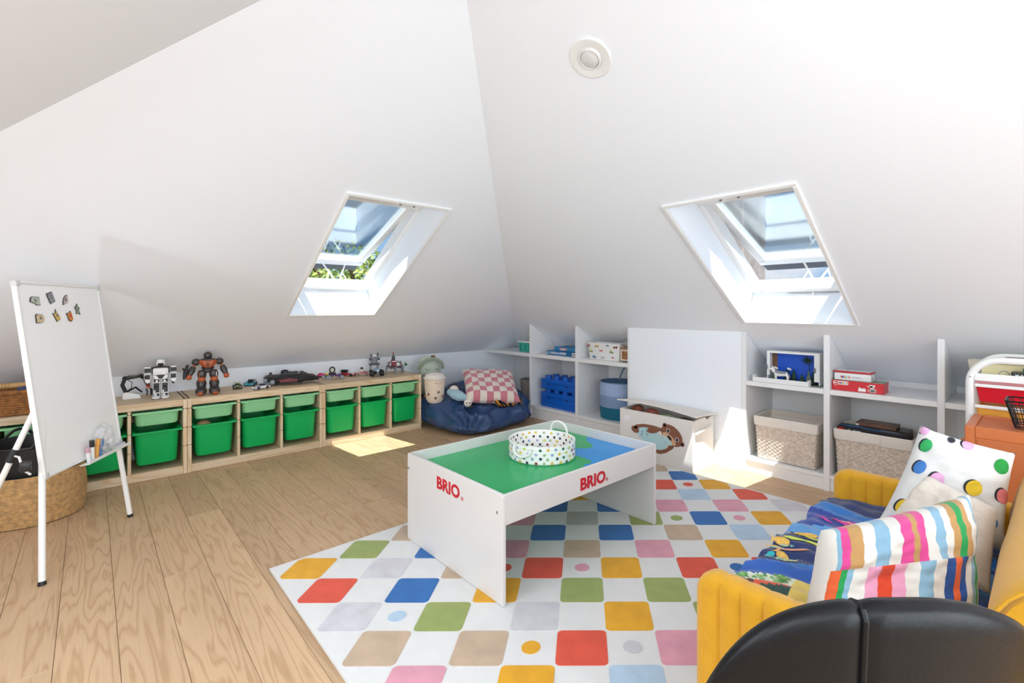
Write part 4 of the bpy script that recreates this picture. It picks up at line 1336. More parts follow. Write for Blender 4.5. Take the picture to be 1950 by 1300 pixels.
# blue quad
t = thing('quad_bike_toy', 'blue and white brick quad bike with big black tyres', 'toy vehicle', (-4.205, 2.015, TZ), math.radians(80))
part('body', mat('brick_sky_blue', '#8fb2d8', .35), t, lambda q: q.prism([(-.026, .046), (.026, .046), (.020, .062), (.008, .070), (-.008, .070), (-.020, .062)], -.03, .035, 'Y', .002))
part('grille', mat('brick_white', '#efefec', .35), t, lambda q: q.box(-.012, .012, -.038, -.0305, .046, .058, .002))
for x in (-.016, .016):
    part('headlight', mat('brick_navy', '#22304f', .35), t, lambda q: q.box(x - .006, x + .006, -.0365, -.0302, .048, .056, .001))
part('chassis', SK, t, lambda q: q.box(-.022, .022, -.03, .04, .018, .0455, .003))
part('winch', SG, t, lambda q: q.cyl((0, -.042, .032), (0, -.030, .032), .010, n=12))
for sx in (-1, 1):
    for y in (-.022, .034):
        wh = part('tyre', mat('tyre_rubber', '#2a2628', .7), t, lambda q: q.lathe([(.012, -.013), (.027, -.011), (.030, -.004), (.030, .004), (.027, .011), (.012, .013)], n=20), M=T3((sx * .046, y, .030)) @ RY(PI / 2))
        part('hub', SG, wh, lambda q: q.cyl((0, 0, -.014), (0, 0, .014), .011, n=12), M=T3((sx * .046, y, .030)) @ RY(PI / 2))
# castle on legs
t = thing('walking_castle', 'grey and red brick walking castle with a red-tipped tower', 'toy', (-4.27, 2.232, TZ), math.radians(80))
for x, y in ((-.095, -.04), (-.065, .04), (.0, -.045), (.02, .045), (.075, -.03), (.085, .04)):
    part('leg', GB, t, lambda q: q.tube([(x * .6, y * .6, .065), (x, y, .055), (x * 1.06, y * 1.1, .006)], [.008, .010, .006], 8).cyl((x * 1.06, y * 1.1, 0), (x * 1.06, y * 1.1, .008), .010, n=8))
part('platform', GD, t, lambda q: q.box(-.06, .06, -.035, .035, .052, .070, .003))
part('keep', mat('brick_red_wall', '#8f2a33', .35), t, lambda q: q.box(-.035, .012, -.025, .02, .070, .128, .002))
part('wall_block', mat('brick_white', '#efefec', .35), t, lambda q: q.box(.0125, .045, -.022, .02, .070, .104, .002).box(-.032, .010, -.028, -.0255, .116, .124))
part('tower', GD, t, lambda q: q.cyl((-.012, 0, .128), (-.012, 0, .160), .018, n=12).cyl((-.012, 0, .160), (-.012, 0, .190), .012, .004, 12))
part('tower_tip', RED, t, lambda q: q.ball((-.012, 0, .200), (.006, .006, .011), 10, 8))
for x, z in ((-.06, .085), (.055, .080), (.072, .062)):
    part('turret', GB, t, lambda q: q.cyl((x, -.01, z - .02), (x, -.01, z + .022), .014, n=10).cyl((x, -.01, z + .022), (x, -.01, z + .035), .016, .004, 10))
part('buttress', GD, t, lambda q: q.prism([(.012, .128), (.05, .106), (.075, .075), (.06, .070), (.045, .105), (.012, .115)], -.012, .012, 'Y', .002))
rnd = random.Random(5)
q = B()
for i in range(70):
    q.mi = rnd.choice((0, 0, 1, 1, 2, 3))
    q.cbox((rnd.uniform(-.07, .07), rnd.uniform(-.036, .036), rnd.uniform(.05, .115) - .2 * 0), (.010, .010, rnd.uniform(.006, .014)), .001)
q.build('brick_detail', [GB, GD, mat('brick_white', '#efefec', .35), mat('brick_red_wall', '#8f2a33', .35)], t, kind='stuff')
part('flag_pole', mat('brick_white', '#efefec', .35), t, lambda q: q.box(.045, .118, -.030, -.025, .078, .084, .001))
part('flag', mat('brick_green', '#176b45', .35), t, lambda q: q.prism([(.088, .066), (.126, .082), (.108, .094), (.092, .112), (.090, .090)], -.034, -.031, 'Y'))
# ---------------------------------------------------------------- bean bag and soft toys in the corner
NAVY = mat('navy_nylon', '#304c78', .30, var=.10, vscale=5, bump=.12, bscale=14, spec=.6)
bg = thing('bean_bag', 'large navy blue bean bag slumped on the floor in the corner', 'bean bag', (-3.86, 2.98, 0))
NOI = noise.noise


def bag(u, v):
    a = 2 * PI * u
    t = PI * v
    sg = lambda x, p: math.copysign(abs(x) ** p, x)
    x = sg(math.cos(a), .55) * sg(math.sin(t), .5)
    y = sg(math.sin(a), .55) * sg(math.sin(t), .5)
    z = -sg(math.cos(t), .7)
    # a corner pulled towards the room, the back pushed up against the wall
    px = .455 * x - .015
    py = .535 * y - .02
    hz = .150 + .060 * (-x) + .035 * y
    pz = hz * (z + 1)
    tip = max(0, x) * max(0, -y)
    px += .05 * tip * (1 - .5 * abs(z))
    py += .10 * max(0, x) * max(0, y) * -1
    up = max(0, z + .35) / 1.35
    # gathers running out of the near corner and long folds across the top
    ca, cr_ = math.atan2(py + .52, px - .46), math.hypot(px - .46, py + .52)
    fold = (1 - abs(math.sin(ca * 9 + 2.2 * NOI(Vector((px * 3, py * 3, 2)))))) ** 2 * math.exp(-cr_ / .55)
    ridge = 1 - abs(NOI(Vector((px * 5 + 3, py * 5, pz * 4))))
    w = NOI(Vector((px * 3 + 9, py * 3, pz * 3))) * .035 + (ridge ** 5 - .4) * .045
    px += (w * .8 + .022 * fold) * x
    py += (w * .8 + .020 * fold) * y
    pz += (w * .8 + .055 * fold) * up
    d = math.exp(-(((px - .10) / .2) ** 2 + ((py - .0) / .26) ** 2))
    pz -= .04 * d * up
    f = math.exp(-((py - .16 - .25 * px) / .035) ** 2) * max(0, px + .1)
    pz -= .085 * f * up
    px -= .04 * f
    py = min(py, .515)
    px = max(px, -.515)
    return (px, py, max(.0, pz))


q = B()
q.grid(lambda u, v: bag(u, .002 + v * .996), 200, 90, wrap_u=True)
bmesh.ops.remove_doubles(q.bm, verts=q.bm.verts, dist=.0008)
BAGO = q.build('cover', NAVY, bg, angle=1.2)
from mathutils.bvhtree import BVHTree
_tree = BVHTree.FromPolygons([v.co.copy() for v in BAGO.data.vertices], [tuple(p.vertices) for p in BAGO.data.polygons])


def bag_top(x, y, r=.05):
    """height of the bag's top under a spot in the room"""
    zs = []
    for dx, dy in ((0, 0), (r, 0), (-r, 0), (0, r), (0, -r)):
        h = _tree.ray_cast(Vector((x + dx + 3.86, y + dy - 2.98, 2)), Vector((0, 0, -1)))
        if h[0] is not None: zs.append(h[0].z)
    return max(zs) if zs else 0


q = B()
q.tube([Vector(bag(.905, .06 + .88 * i / 22)) * 1.004 for i in range(23)], .0045, 6)
q.build('seam_piping', mat('navy_piping', '#3d5876', .5), bg)

# cream cup-shaped plush with brown dots
t = thing('cup_plush', 'cream cup-shaped plush toy with brown spots on the bean bag beside the pine frame', 'soft toy', (-3.975, 2.505, bag_top(-3.975, 2.505) + .012), math.radians(60))
CP = mat('cream_plush', '#ecd9c6', .9, bump=.3, bscale=260, sheen=.4)
part('body', CP, t, lambda q: q.lathe([(.01, -.04), (.06, -.035), (.082, -.005), (.092, .07), (.098, .15), (.097, .19), (.08, .205), (.02, .215)], n=32))
part('lid', mat('plush_white', '#efe6dc', .9, sheen=.4), t, lambda q: q.lathe([(.092, .185), (.108, .195), (.110, .205), (.095, .216), (.088, .235), (.05, .248), (.01, .25)], n=32))
BRN = mat('brown_felt', '#8b6650', .9)
for a, z in ((-.7, .055), (.05, .02), (.35, .075), (-1.4, .03), (.9, .03), (-2.2, .06)):
    part('spot', BRN, t, lambda q: q.ball((.0915 * math.sin(a), -.0915 * math.cos(a), z), (.013, .006, .013), 12, 8), M=None)
part('smile', mat('black_thread', '#2a2422', .8), t, lambda q: q.tube([(.03 + .010 * math.cos(u), -.092 - 0 * u, .160 + .007 * math.sin(u)) for u in [PI + PI * i / 8 for i in range(9)]], .0018, 5).tube([(.052 + .006 * math.cos(u), -.083, .168 + .006 * math.sin(u)) for u in [PI + PI * i / 8 for i in range(9)]], .0018, 5).tube([(.010 + .006 * math.cos(u), -.098, .168 + .006 * math.sin(u)) for u in [PI + PI * i / 8 for i in range(9)]], .0018, 5))

# sleepy sage plush wearing a hat, wedged behind the frame end
t = thing('sleepy_plush', 'sage green sleepy plush in a brimmed hat behind the pine frame end', 'soft toy', (-4.22, 2.60, .50), math.radians(75))
SG_ = mat('sage_plush', '#b9c4b4', .95, bump=.3, bscale=260, sheen=.5)
part('body', SG_, t, lambda q: q.ball((0, 0, .03), (.115, .09, .125), 26, 16).ball((0, 0, -.13), (.125, .105, .10), 22, 14))
part('hat_brim', mat('sage_brim', '#98a792', .95, sheen=.4), t, lambda q: q.tube([(.122 * math.cos(u) * 1.05, -.03 - .055 * math.sin(u), .045 + .105 * math.sin(u)) for u in [PI * i / 16 for i in range(17)]], .016, 10))
part('hat_crown', mat('pale_sage_plush', '#d5dacd', .95, sheen=.4), t, lambda q: q.ball((-.01, .03, .115), (.095, .07, .055), 20, 12))
part('hat_bobble', BRN, t, lambda q: q.ball((.035, .0, .165), (.025, .022, .014), 12, 8))
part('closed_eye', mat('black_thread', '#2a2422', .8), t, lambda q: q.tube([(-.045 + .020 * math.cos(u), -.085, .055 + .016 * math.sin(u)) for u in [PI + PI * i / 10 for i in range(11)]], .0022, 5).tube([(.045 + .020 * math.cos(u), -.083, .055 + .016 * math.sin(u)) for u in [PI + PI * i / 10 for i in range(11)]], .0022, 5))
part('snout', BRN, t, lambda q: q.ball((.03, -.09, .0), (.014, .008, .009), 10, 8))

# small striped sushi-like plush and a pale blue one with a white spotted head
t = thing('striped_plush', 'small white plush with a dark band and red stripes behind the cream cup plush', 'soft toy', (-3.935, 2.70, bag_top(-3.935, 2.70, .03) + .040), math.radians(60))
part('body', mat('plush_white', '#efe6dc', .9, sheen=.4), t, lambda q: q.ball((0, 0, .02), (.052, .045, .058), 18, 12))
part('dark_band', mat('aubergine_felt', '#43333d', .9), t, lambda q: q.tube([(.055 * math.cos(u), -.0 - .02 * math.sin(u), .025 + .055 * math.sin(u)) for u in [PI * i / 14 for i in range(15)]], .007, 8))
for k in range(3):
    part('red_stripe', mat('red_felt', '#b3434d', .9), t, lambda q: q.tube([(-.012 + .0 * k + .012 * j, -.0465, -.012 + .018 * k) for j in (0, 1, 2)], .004, 6))
t = thing('blue_plush', 'pale blue long soft toy lying beside the pink checked cushion', 'soft toy', (-3.80, 2.68, bag_top(-3.80, 2.68, .06) + .050), math.radians(40))
part('body', mat('pale_blue_plush', '#a5c7d6', .95, bump=.3, bscale=260, sheen=.5), t, lambda q: q.tube([(-.11, .03, .03), (-.06, .01, .015), (0, -.01, .0), (.06, -.03, -.012)], [.03, .048, .050, .030], 14).ball((-.11, .03, .03), .030, 12, 8).ball((.06, -.03, -.012), .030, 12, 8))
t = thing('spotted_plush', 'tiny white plush with black eye spots leaning on the pink checked cushion', 'soft toy', (-3.665, 2.675, bag_top(-3.665, 2.675, .03) + .060), math.radians(60))
part('head', mat('plush_white', '#efe6dc', .9, sheen=.4), t, lambda q: q.ball((0, 0, .0), (.038, .036, .038), 16, 12))
part('body', mat('dark_plush', '#33383a', .95), t, lambda q: q.ball((.02, .01, -.035), (.035, .03, .02), 14, 8))
for x in (-.014, .016):
    part('eye_spot', C_BLK, t, lambda q: q.ball((x, -.033, .006), (.006, .004, .007), 8, 6))

# pink and cream chunky checked cushion
PKC = [mat('cream_chenille', '#eadfd2', .95, bump=.9, bscale=130, sheen=.4), mat('pink_chenille', '#d1808d', .95, bump=.9, bscale=130, sheen=.4)]
cu = thing('checked_cushion', 'pink and cream checked chunky cushion lying on the navy bean bag', 'cushion', (-3.72, 2.97, .34))
Mc = basis((-3.73, 3.0, .385), (.42, .78, -.05), (-.72, .42, .42))


def cushion(hx, hy, th_, pinch=.10, power=.55, n=40, seed=0, wr=.006):
    """plump square cushion: returns f(u,v,side)"""
    def fn(u, v, s):
        a, b = 2 * u - 1, 2 * v - 1
        e = (max(0, 1 - a ** 4) * max(0, 1 - b ** 4)) ** power
        k = 1 - pinch * (1 - abs(a) ** 2.2) * (abs(b) ** 3)
        k2 = 1 - pinch * (1 - abs(b) ** 2.2) * (abs(a) ** 3)
        x, y = a * hx * k2, b * hy * k
        z = s * th_ * e
        w = NOI(Vector((a * 2.3 + seed, b * 2.3, s * 3))) * wr + NOI(Vector((a * 6 + seed, b * 5, s))) * wr * .5
        return (x, y, z + w * (e + .25))
    return fn


def cushion_mesh(q, fn, n, matf):
    for s in (1, -1):
        G = [[q.v(fn(i / n, j / n, s)) for j in range(n + 1)] for i in range(n + 1)]
        for i in range(n):
            for j in range(n):
                q.mi = matf((i + .5) / n, (j + .5) / n, s)
                f = [G[i][j], G[i + 1][j], G[i + 1][j + 1], G[i][j + 1]]
                q.f(f if s > 0 else f[::-1])
    bmesh.ops.remove_doubles(q.bm, verts=q.bm.verts, dist=.0006)


q = B(cu, Mc)
cushion_mesh(q, cushion(.265, .25, .075, .04, .4, seed=2, wr=.016), 56, lambda u, v, s: int((int(u * 8) + int(v * 7)) % 2))
q.build('cover', PKC, cu, angle=1.4)
t = thing('leopard_scarf', 'orange and black tasselled scarf poking from under the checked cushion', 'scarf', (-3.50, 3.04, .235))
ORB = [mat('orange_yarn', '#e39a3c', .9), mat('black_yarn', '#1d1b1c', .9)]
q = B(t)
rnd = random.Random(2)
for i in range(46):
    k = i / 45
    x, y, z = -3.515 + rnd.uniform(-.03, .03), 2.90 + .30 * k, .262 + rnd.uniform(-.012, .012) - .02 * math.sin(PI * k)
    q.mi = 0 if rnd.random() < .5 else 1
    q.tube([(x - .03, y, z + .012), (x, y + rnd.uniform(-.01, .01), z), (x + .028, y + rnd.uniform(-.014, .014), z - .022 - rnd.uniform(0, .015))], [.009, .009, .005], 6)
q.build('tassels', ORB, t, kind='stuff')

# ---------------------------------------------------------------- things on the left shelves
Z1, Z0 = .6785, .1345


def carton(t, x0, x1, y0, y1, z0, z1, m, name='carton', bev=.002):
    return B(t).box(x0, x1, y0, y1, z0, z1, bev).build(name, m, t)


t = thing('teal_box', 'small translucent teal storage box with a white lid on the corner shelf', 'box', (-3.86, 3.67, Z1))
TEAL = mat('teal_translucent', '#35b39d', .25, spec=.6)
B(t).loft([rrect(.112 + d, .078 + d, .02, z, -3.86, 3.67) for d, z in ((-.008, Z1 + .0005), (0, Z1 + .10))] + [rrect(.112 + d, .078 + d, .02, z, -3.86, 3.67) for d, z in ((-.006, Z1 + .10), (-.012, Z1 + .006))]).build('tub', TEAL, t)
B(t).box(-3.98, -3.74, 3.587, 3.753, Z1 + .1005, Z1 + .118, .006, 2).build('lid', WHITE, t)
for x in (-3.93, -3.86, -3.79):
    B(t).box(x - .003, x + .003, 3.5885, 3.5925, Z1 + .012, Z1 + .085).build('rib', mat('teal_rib', '#2a9784', .3), t)
t = thing('felt_basket', 'grey felt basket with dark opening on the bottom corner shelf', 'basket', (-3.855, 3.72, Z0))
B(t).loft([[(-3.855 + r * math.cos(u), 3.70 + r * math.sin(u), z) for u in [2 * PI * i / 32 for i in range(32)]] for r, z in ((.118, Z0), (.126, Z0 + .10), (.132, Z0 + .235), (.126, Z0 + .237), (.120, Z0 + .10), (.110, Z0 + .012))]).build('felt_wall', mat('grey_felt', '#9a938b', .95, var=.15, vscale=60, bump=.4, bscale=150), t)
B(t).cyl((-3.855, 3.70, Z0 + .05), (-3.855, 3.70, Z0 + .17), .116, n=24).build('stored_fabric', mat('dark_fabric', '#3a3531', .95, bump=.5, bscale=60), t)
GB1, GB2 = mat('game_box_blue', '#1b6ba6', .4, var=.12, vscale=30), mat('game_box_sky', '#2d86bd', .4, var=.25, vscale=40)
t = thing('board_game_box', 'flat blue board game box lettered in white, bottom of the pair', 'game box', (-3.30, 3.66, Z1))
carton(t, -3.505, -3.062, 3.575, 3.80, Z1 + .0005, Z1 + .042, GB1, 'box_lid')
text('CHUTES and LADDERS', 'lettering', .031, basis((-3.455, 3.5746, Z1 + .012), (1, 0, 0), (0, 0, 1)), WHITE, t, bold=.0008, font_x=.72)
B(t).box(-3.155, -3.105, 3.5742, 3.5752, Z1 + .004, Z1 + .038).build('barcode_label', WHITE, t)
q = B(t)
for i in range(8): q.box(-3.145 + i * .0042, -3.1432 + i * .0042, 3.5738, 3.5744, Z1 + .010, Z1 + .032)
q.build('barcode', BLACK, t)
B(t).box(-3.497, -3.470, 3.5743, 3.5752, Z1 + .006, Z1 + .034).build('picture_panel', mat('game_print_pale', '#9fc0d6', .5, var=.6, vscale=150), t)
t = thing('board_game_box', 'smaller sky blue game box lying on the lettered blue one', 'game box', (-3.25, 3.68, Z1 + .043))
carton(t, -3.420, -3.085, 3.60, 3.80, Z1 + .043, Z1 + .085, GB2, 'box_lid')
B(t).box(-3.345, -3.245, 3.5990, 3.6002, Z1 + .052, Z1 + .076, .001).build('title_panel', mat('game_print_rose', '#cf7f8c', .5, var=.3, vscale=90), t)
B(t).box(-3.325, -3.262, 3.5980, 3.5992, Z1 + .059, Z1 + .069).build('title_strip', WHITE, t)

# fabric bin printed with vehicles
fb = thing('fabric_bin', 'white fabric bin printed with little vehicles on the left shelves', 'fabric bin', (-2.77, 3.68, Z1))
FBM = mat('white_canvas', '#ecebe8', .85, bump=.25, bscale=240)
fx0, fx1, fy0, fy1, fh = -2.955, -2.588, 3.572, 3.725, .158
q = B(fb)
q.loft([rrect((fx1 - fx0) / 2 + d, (fy1 - fy0) / 2 + d * .4, .012, z, (fx0 + fx1) / 2 + o, (fy0 + fy1) / 2, 3) for d, z, o in ((-.018, Z1 + .0005, 0), (-.010, Z1 + .05, .003), (.002, Z1 + fh, 0), (-.004, Z1 + fh, 0), (-.016, Z1 + .06, 0))], True, False)
q.build('canvas_wall', FBM, fb)
B(fb).loft([rrect((fx1 - fx0) / 2 - .014, (fy1 - fy0) / 2 - .014, .012, Z1 + .12, (fx0 + fx1) / 2, (fy0 + fy1) / 2, 3), rrect((fx1 - fx0) / 2 - .02, (fy1 - fy0) / 2 - .02, .012, Z1 + .135, (fx0 + fx1) / 2, (fy0 + fy1) / 2, 3)]).build('bin_contents', mat('mixed_toys', '#6d7068', .7, var=.5, vscale=50), fb)


def sx(f): return fx0 + .012 + f * (fx1 - fx0 - .03)


def vehicle(fx, fz, kind, c):
    """a printed vehicle: thin coloured shapes lying on the front of the bin"""
    m = mat('print_' + kind + c[1:], c, .6)
    dk = mat('print_black', '#2b2b30', .6)
    x, z = sx(fx), Z1 + fz
    y0, y1 = fy0 - .0048, fy0 - .0030
    q = B(fb)
    q.mi = 0
    sh = {'truck': [(-.022, 0), (.022, 0), (.022, .016), (.010, .016), (.006, .010), (-.022, .012)],
          'tractor': [(-.018, 0), (.018, 0), (.018, .008), (.002, .010), (.0, .020), (-.014, .020), (-.016, .008)],
          'car': [(-.024, 0), (.024, 0), (.022, .007), (.012, .009), (.006, .017), (-.010, .017), (-.016, .009), (-.024, .007)],
          'plane': [(-.022, .006), (.020, .003), (.024, .010), (.008, .010), (.002, .018), (-.004, .017), (-.002, .010), (-.018, .010)],
          'boat': [(-.024, .010), (.024, .010), (.014, 0), (-.014, 0)],
          'digger': [(-.016, 0), (.014, 0), (.014, .008), (.004, .010), (.022, .022), (.018, .024), (-.002, .014), (-.004, .020), (-.014, .020)]}[kind]
    q.prism([(x + a, z + b) for a, b in sh], y0, y1, 'Y')
    q.mi = 1
    if kind not in ('boat', 'plane'):
        for wx, wr in ((-.013, .0055), (.012, .0065 if kind == 'tractor' else .005)):
            q.cyl((x + wx, y0 - .0004, z), (x + wx, y1, z), wr, n=10)
    q.build('print', [m, dk], fb)


for a in ((.02, .120, 'digger', '#b5616b'), (.30, .122, 'truck', '#d8c13c'), (.66, .128, 'plane', '#3f7f86'), (.93, .120, 'truck', '#a5303a'), (.10, .072, 'tractor', '#c9d15a'), (.45, .080, 'boat', '#d0554a'), (.80, .074, 'tractor', '#a9bf3c'), (.22, .018, 'tractor', '#4a81b5'), (.52, .022, 'car', '#e6e6e6'), (.84, .020, 'plane', '#c14560')):
    vehicle(*a)
# wooden photo cube and grey crumpled cloth
t = thing('photo_cube', 'small wooden framed photo cube beside the printed fabric bin', 'photo frame', (-2.53, 3.61, Z1))
CU = mat('beech_wood', '#b98d68', .5, var=.15)
x0, x1, y0, y1 = -2.580, -2.486, 3.578, 3.66
q = B(t)
for x in (x0, x1 - .008):
    for y in (y0, y1 - .008): q.box(x, x + .008, y, y + .008, Z1 + .0005, Z1 + .012)
q.build('feet', CU, t)
B(t).box(x0, x1, y0, y1, Z1 + .012, Z1 + .118, .002).build('cube_body', CU, t)
B(t).box(x0 - .002, x1 + .002, y0 - .002, y1 + .002, Z1 + .1185, Z1 + .127, .002).build('cube_lid', CU, t)
q = B(t)
for a in ((x0 + .004, x1 - .004, Z1 + .012, Z1 + .024), (x0 + .004, x1 - .004, Z1 + .098, Z1 + .110), (x0 + .004, x0 + .016, Z1 + .024, Z1 + .098), (x1 - .016, x1 - .004, Z1 + .024, Z1 + .098)):
    q.box(a[0], a[1], y0 - .004, y0 - .0005, a[2], a[3], .001)
q.build('photo_mount', mat('cream_card', '#efe3d6', .7), t)
B(t).box(x0 + .016, x1 - .016, y0 - .0022, y0 - .0005, Z1 + .024, Z1 + .098).build('photo', mat('amber_photo', '#a9754d', .35, var=.5, vscale=40), t)
t = thing('grey_cloth', 'crumpled grey cloth lying on top of the wooden photo cube', 'cloth', (-2.53, 3.61, Z1 + .1275))
q = B(t)
q.ball((-2.530, 3.622, Z1 + .158), (.045, .032, .030), 20, 14)
rnd = random.Random(8)
for v in q.bm.verts:
    w = NOI(v.co * 40) * .022
    v.co += Vector((w, w * .5, abs(w)))
q.build('folds', mat('grey_cotton', '#a3a5a1', .9, bump=.3), t, angle=.9)

# blue stacking brick boxes
BB = mat('royal_blue_plastic', '#0f5fc4', .32)


def brick_box(z0, h, label):
    t = thing('brick_storage_box', label, 'storage box', (-3.342, 3.76, z0), group=None)
    x0, x1, y0, y1 = -3.582, -3.102, 3.566, 3.80
    B(t).box(x0, x1, y0, y1, z0, z0 + h - .052, .004, 2).build('tub', BB, t)
    B(t).box(x0, x1, y0, y1, z0 + h - .0515, z0 + h, .004, 2).build('lid', BB, t)
    for i in range(4):
        for j in range(2):
            x, y = x0 + .06 + i * .12, y0 + .06 + j * .115
            B(t).lathe([(.036, 0), (.036, .030), (.033, .033), (.002, .033)], (x, y, z0 + h), 24, cap0=False).build('stud', BB, t)
    for i in (.24, .76):
        x = x0 + (x1 - x0) * i
        B(t).cyl((x, y0 - .001, z0 + h - .051), (x, y0 + .004, z0 + h - .051), .013, n=16).build('finger_notch', mat('royal_blue_shadow', '#0a3f86', .5), t)
    return t


brick_box(.1345, .150, 'lower blue studded stacking storage box on the bottom left shelf')
brick_box(.1345 + .1835, .105, 'upper blue studded stacking storage box with round studs on top')
# striped rope basket
rp = thing('rope_basket', 'tall blue striped rope basket with a looped handle on the bottom shelf', 'basket', (-2.712, 3.735, .1345))
RPM = [mat('rope_teal', '#1b6f8b', .85, bump=.3, bscale=220), mat('rope_slate', '#8ba3c6', .85, bump=.3, bscale=220), mat('rope_periwinkle', '#a9bde0', .85, bump=.3, bscale=220)]
ext = [(.01, .002), (.158, .002)]
n = 26
H = .335
for seg, (za, zb_, nm) in enumerate(((0, .11, 'teal_band'), (.11, .22, 'slate_band'), (.22, .335, 'pale_band'))):
    pr = []
    k = 9
    for i in range(k):
        for w in range(5):
            z = za + (zb_ - za) * (i + w / 4) / k
            r = .165 + .012 * math.sin(PI * z / H) + .0035 * math.sin(PI * w / 4)
            if w == 0 and i: continue
            pr.append((r, z))
    B().lathe(([(.005, .001)] if seg == 0 else []) + pr, n=56, cap0=seg == 0, cap1=False).build(nm, RPM[seg], rp)
B().lathe([(.168, .335), (.172, .339), (.166, .343), (.160, .338), (.165, .20), (.160, .02), (.004, .012)], n=56, cap0=False).build('inside', mat('rope_dusk', '#5d7a9b', .9, bump=.3, bscale=220), rp)
B().tube([(.02 - .085 + .17 * i / 16, .10 + .03 * math.sin(PI * i / 16), .335 + .150 * math.sin(PI * i / 16) ** .75) for i in range(17)], .009, 8).build('handle', RPM[1], rp)

# ---------------------------------------------------------------- toy chest with an otter on its front
ch = thing('toy_chest', 'cream canvas toy chest with a brown otter, lid propped by toys', 'toy chest', (-1.98, 3.32, 0))
cx0, cx1, cy0, cy1, chh = -2.285, -1.672, 3.162, 3.472, .368
CN = mat('cream_canvas', '#ebe5de', .85, bump=.2, bscale=260)
e = .0005
B(ch).box(cx0, cx1, cy0, cy0 + .012, e, chh, .002).build('front_panel', CN, ch)
B(ch).box(cx0, cx1, cy1 - .012, cy1, e, chh - .004, .002).build('back_panel', CN, ch)
q = B(ch)
q.prism([(cy0 + .0125, e), (cy1 - .0125, e), (cy1 - .0125, chh - .004), (cy1 - .05, chh - .008), (cy1 - .09, chh - .025), (cy1 - .13, chh + .002), (cy1 - .20, chh + .002), (cy0 + .0125, chh - .008)], cx1 - .012, cx1, 'X', .001)
q.build('side_panel', CN, ch)
B(ch).box(cx0, cx0 + .012, cy0 + .0125, cy1 - .0125, e, chh).build('side_panel', CN, ch)
B(ch).box(cx0 + .012, cx1 - .012, cy0 + .012, cy1 - .012, e, .01).build('bottom', CN, ch)
B(ch).tube([(cx1 + .002, cy0 + .03, chh - .10), (cx1 + .010, cy0 + .10, chh - .085), (cx1 + .012, cy0 + .20, chh - .080), (cx1 + .004, cy1 - .03, chh - .072)], .012, 8).build('side_handle', CN, ch)
B(ch).box(cx0 - .035, cx1 + .020, cy0 - .005, cy1 + .012, chh + .048, chh + .060, .004, 2)
lid = B(ch)
G = lambda u, v: (cx0 - .02 + u * (cx1 - cx0 + .05), cy0 - .012 + v * (cy1 - cy0 + .022), chh + .050 + .014 * math.sin(PI * u) * (1 - v) - .022 * u * u * (1 - v) - .040 * v + .010 * (1 - u) ** 2)
for off in (0, .010):
    lid.grid(lambda u, v: (G(u, v)[0], G(u, v)[1], G(u, v)[2] + off), 24, 10)
rim = [(i / 24, 0) for i in range(24)] + [(1, j / 10) for j in range(10)] + [(1 - i / 24, 1) for i in range(24)] + [(0, 1 - j / 10) for j in range(10)]
lid.loft([[(G(u, v)[0], G(u, v)[1], G(u, v)[2] + o) for u, v in rim] for o in (0, .010)], False, False)
lid.build('lid', CN, ch)
B(ch).box(cx0 + .045, cx0 + .095, cy0 - .0012, cy0 - .0002, .285, .322).build('maker_label', mat('label_white', '#f3eeee', .7), ch)
# otter applique: layered felt pieces on the front
def ox(px, py): return (-2.285 + (px - 112) / 1205 * .613, .366 - (py - 130 - (px - 112) * .20) / (1000 - (px - 112) * -.0) * .40 * 1.0)


def felt(name, pts, m, lay, closed=True):
    y1 = cy0 - .0006 - lay * .0016
    q = B(ch)
    q.prism(pts, y1 - .0016, y1, 'Y')
    return q.build(name, m, ch)


OB, OL, OT, OD = mat('otter_brown', '#8a5a44', .9, bump=.3, bscale=300), mat('otter_pale_blue', '#b9dcdf', .9), mat('otter_tan', '#d9ae86', .9), mat('otter_dark', '#2f2626', .9)
X0, Z0_ = -1.945, .180


def ell(cx, cz, a, b, rot=0, n=24):
    return [(X0 + cx + a * math.cos(u) * math.cos(rot) - b * math.sin(u) * math.sin(rot), Z0_ + cz + a * math.cos(u) * math.sin(rot) + b * math.sin(u) * math.cos(rot)) for u in [2 * PI * i / n for i in range(n)]]


felt('otter_belly', ell(-.055, .005, .135, .062, -.34), OL, 0)
felt('otter_back', [(X0 + a, Z0_ + b) for a, b in ((-.205, .060), (-.190, .082), (-.12, .100), (-.04, .102), (.04, .094), (.03, .070), (-.04, .080), (-.12, .076), (-.17, .060), (-.20, .048))], OB, 1)
felt('otter_tail_foot', ell(-.195, .045, .035, .026, -.25), OB, 1)
felt('otter_arm', ell(-.035, .070, .058, .024, .32), OB, 2)
felt('otter_leg', [(X0 + a, Z0_ + b) for a, b in ((.135, -.005), (.125, -.035), (.07, -.078), (.02, -.098), (-.02, -.095), (-.02, -.072), (.02, -.070), (.07, -.048), (.105, -.005))], OB, 1)
HC = (.115, .058)
felt('otter_head', ell(HC[0], HC[1], .092, .066, -.62), OB, 2)
for a, b in ((.058, .122), (.196, .010)):
    felt('otter_ear', ell(a, b, .017, .017), OB, 1)
    felt('otter_inner_ear', ell(a, b, .010, .010), OD, 2)
felt('otter_muzzle', ell(.095, .030, .062, .028, -.62), OT, 3)
felt('otter_chin', ell(.080, .016, .048, .018, -.62), OL, 4)
felt('otter_nose', ell(.100, .038, .022, .010, -.75), OD, 5)
for a, b in ((.088, .088), (.158, .036)):
    felt('otter_eye_white', ell(a, b, .0145, .0145), WHITE, 3)
    felt('otter_eye', ell(a + .001, b, .0105, .0115), OD, 4)
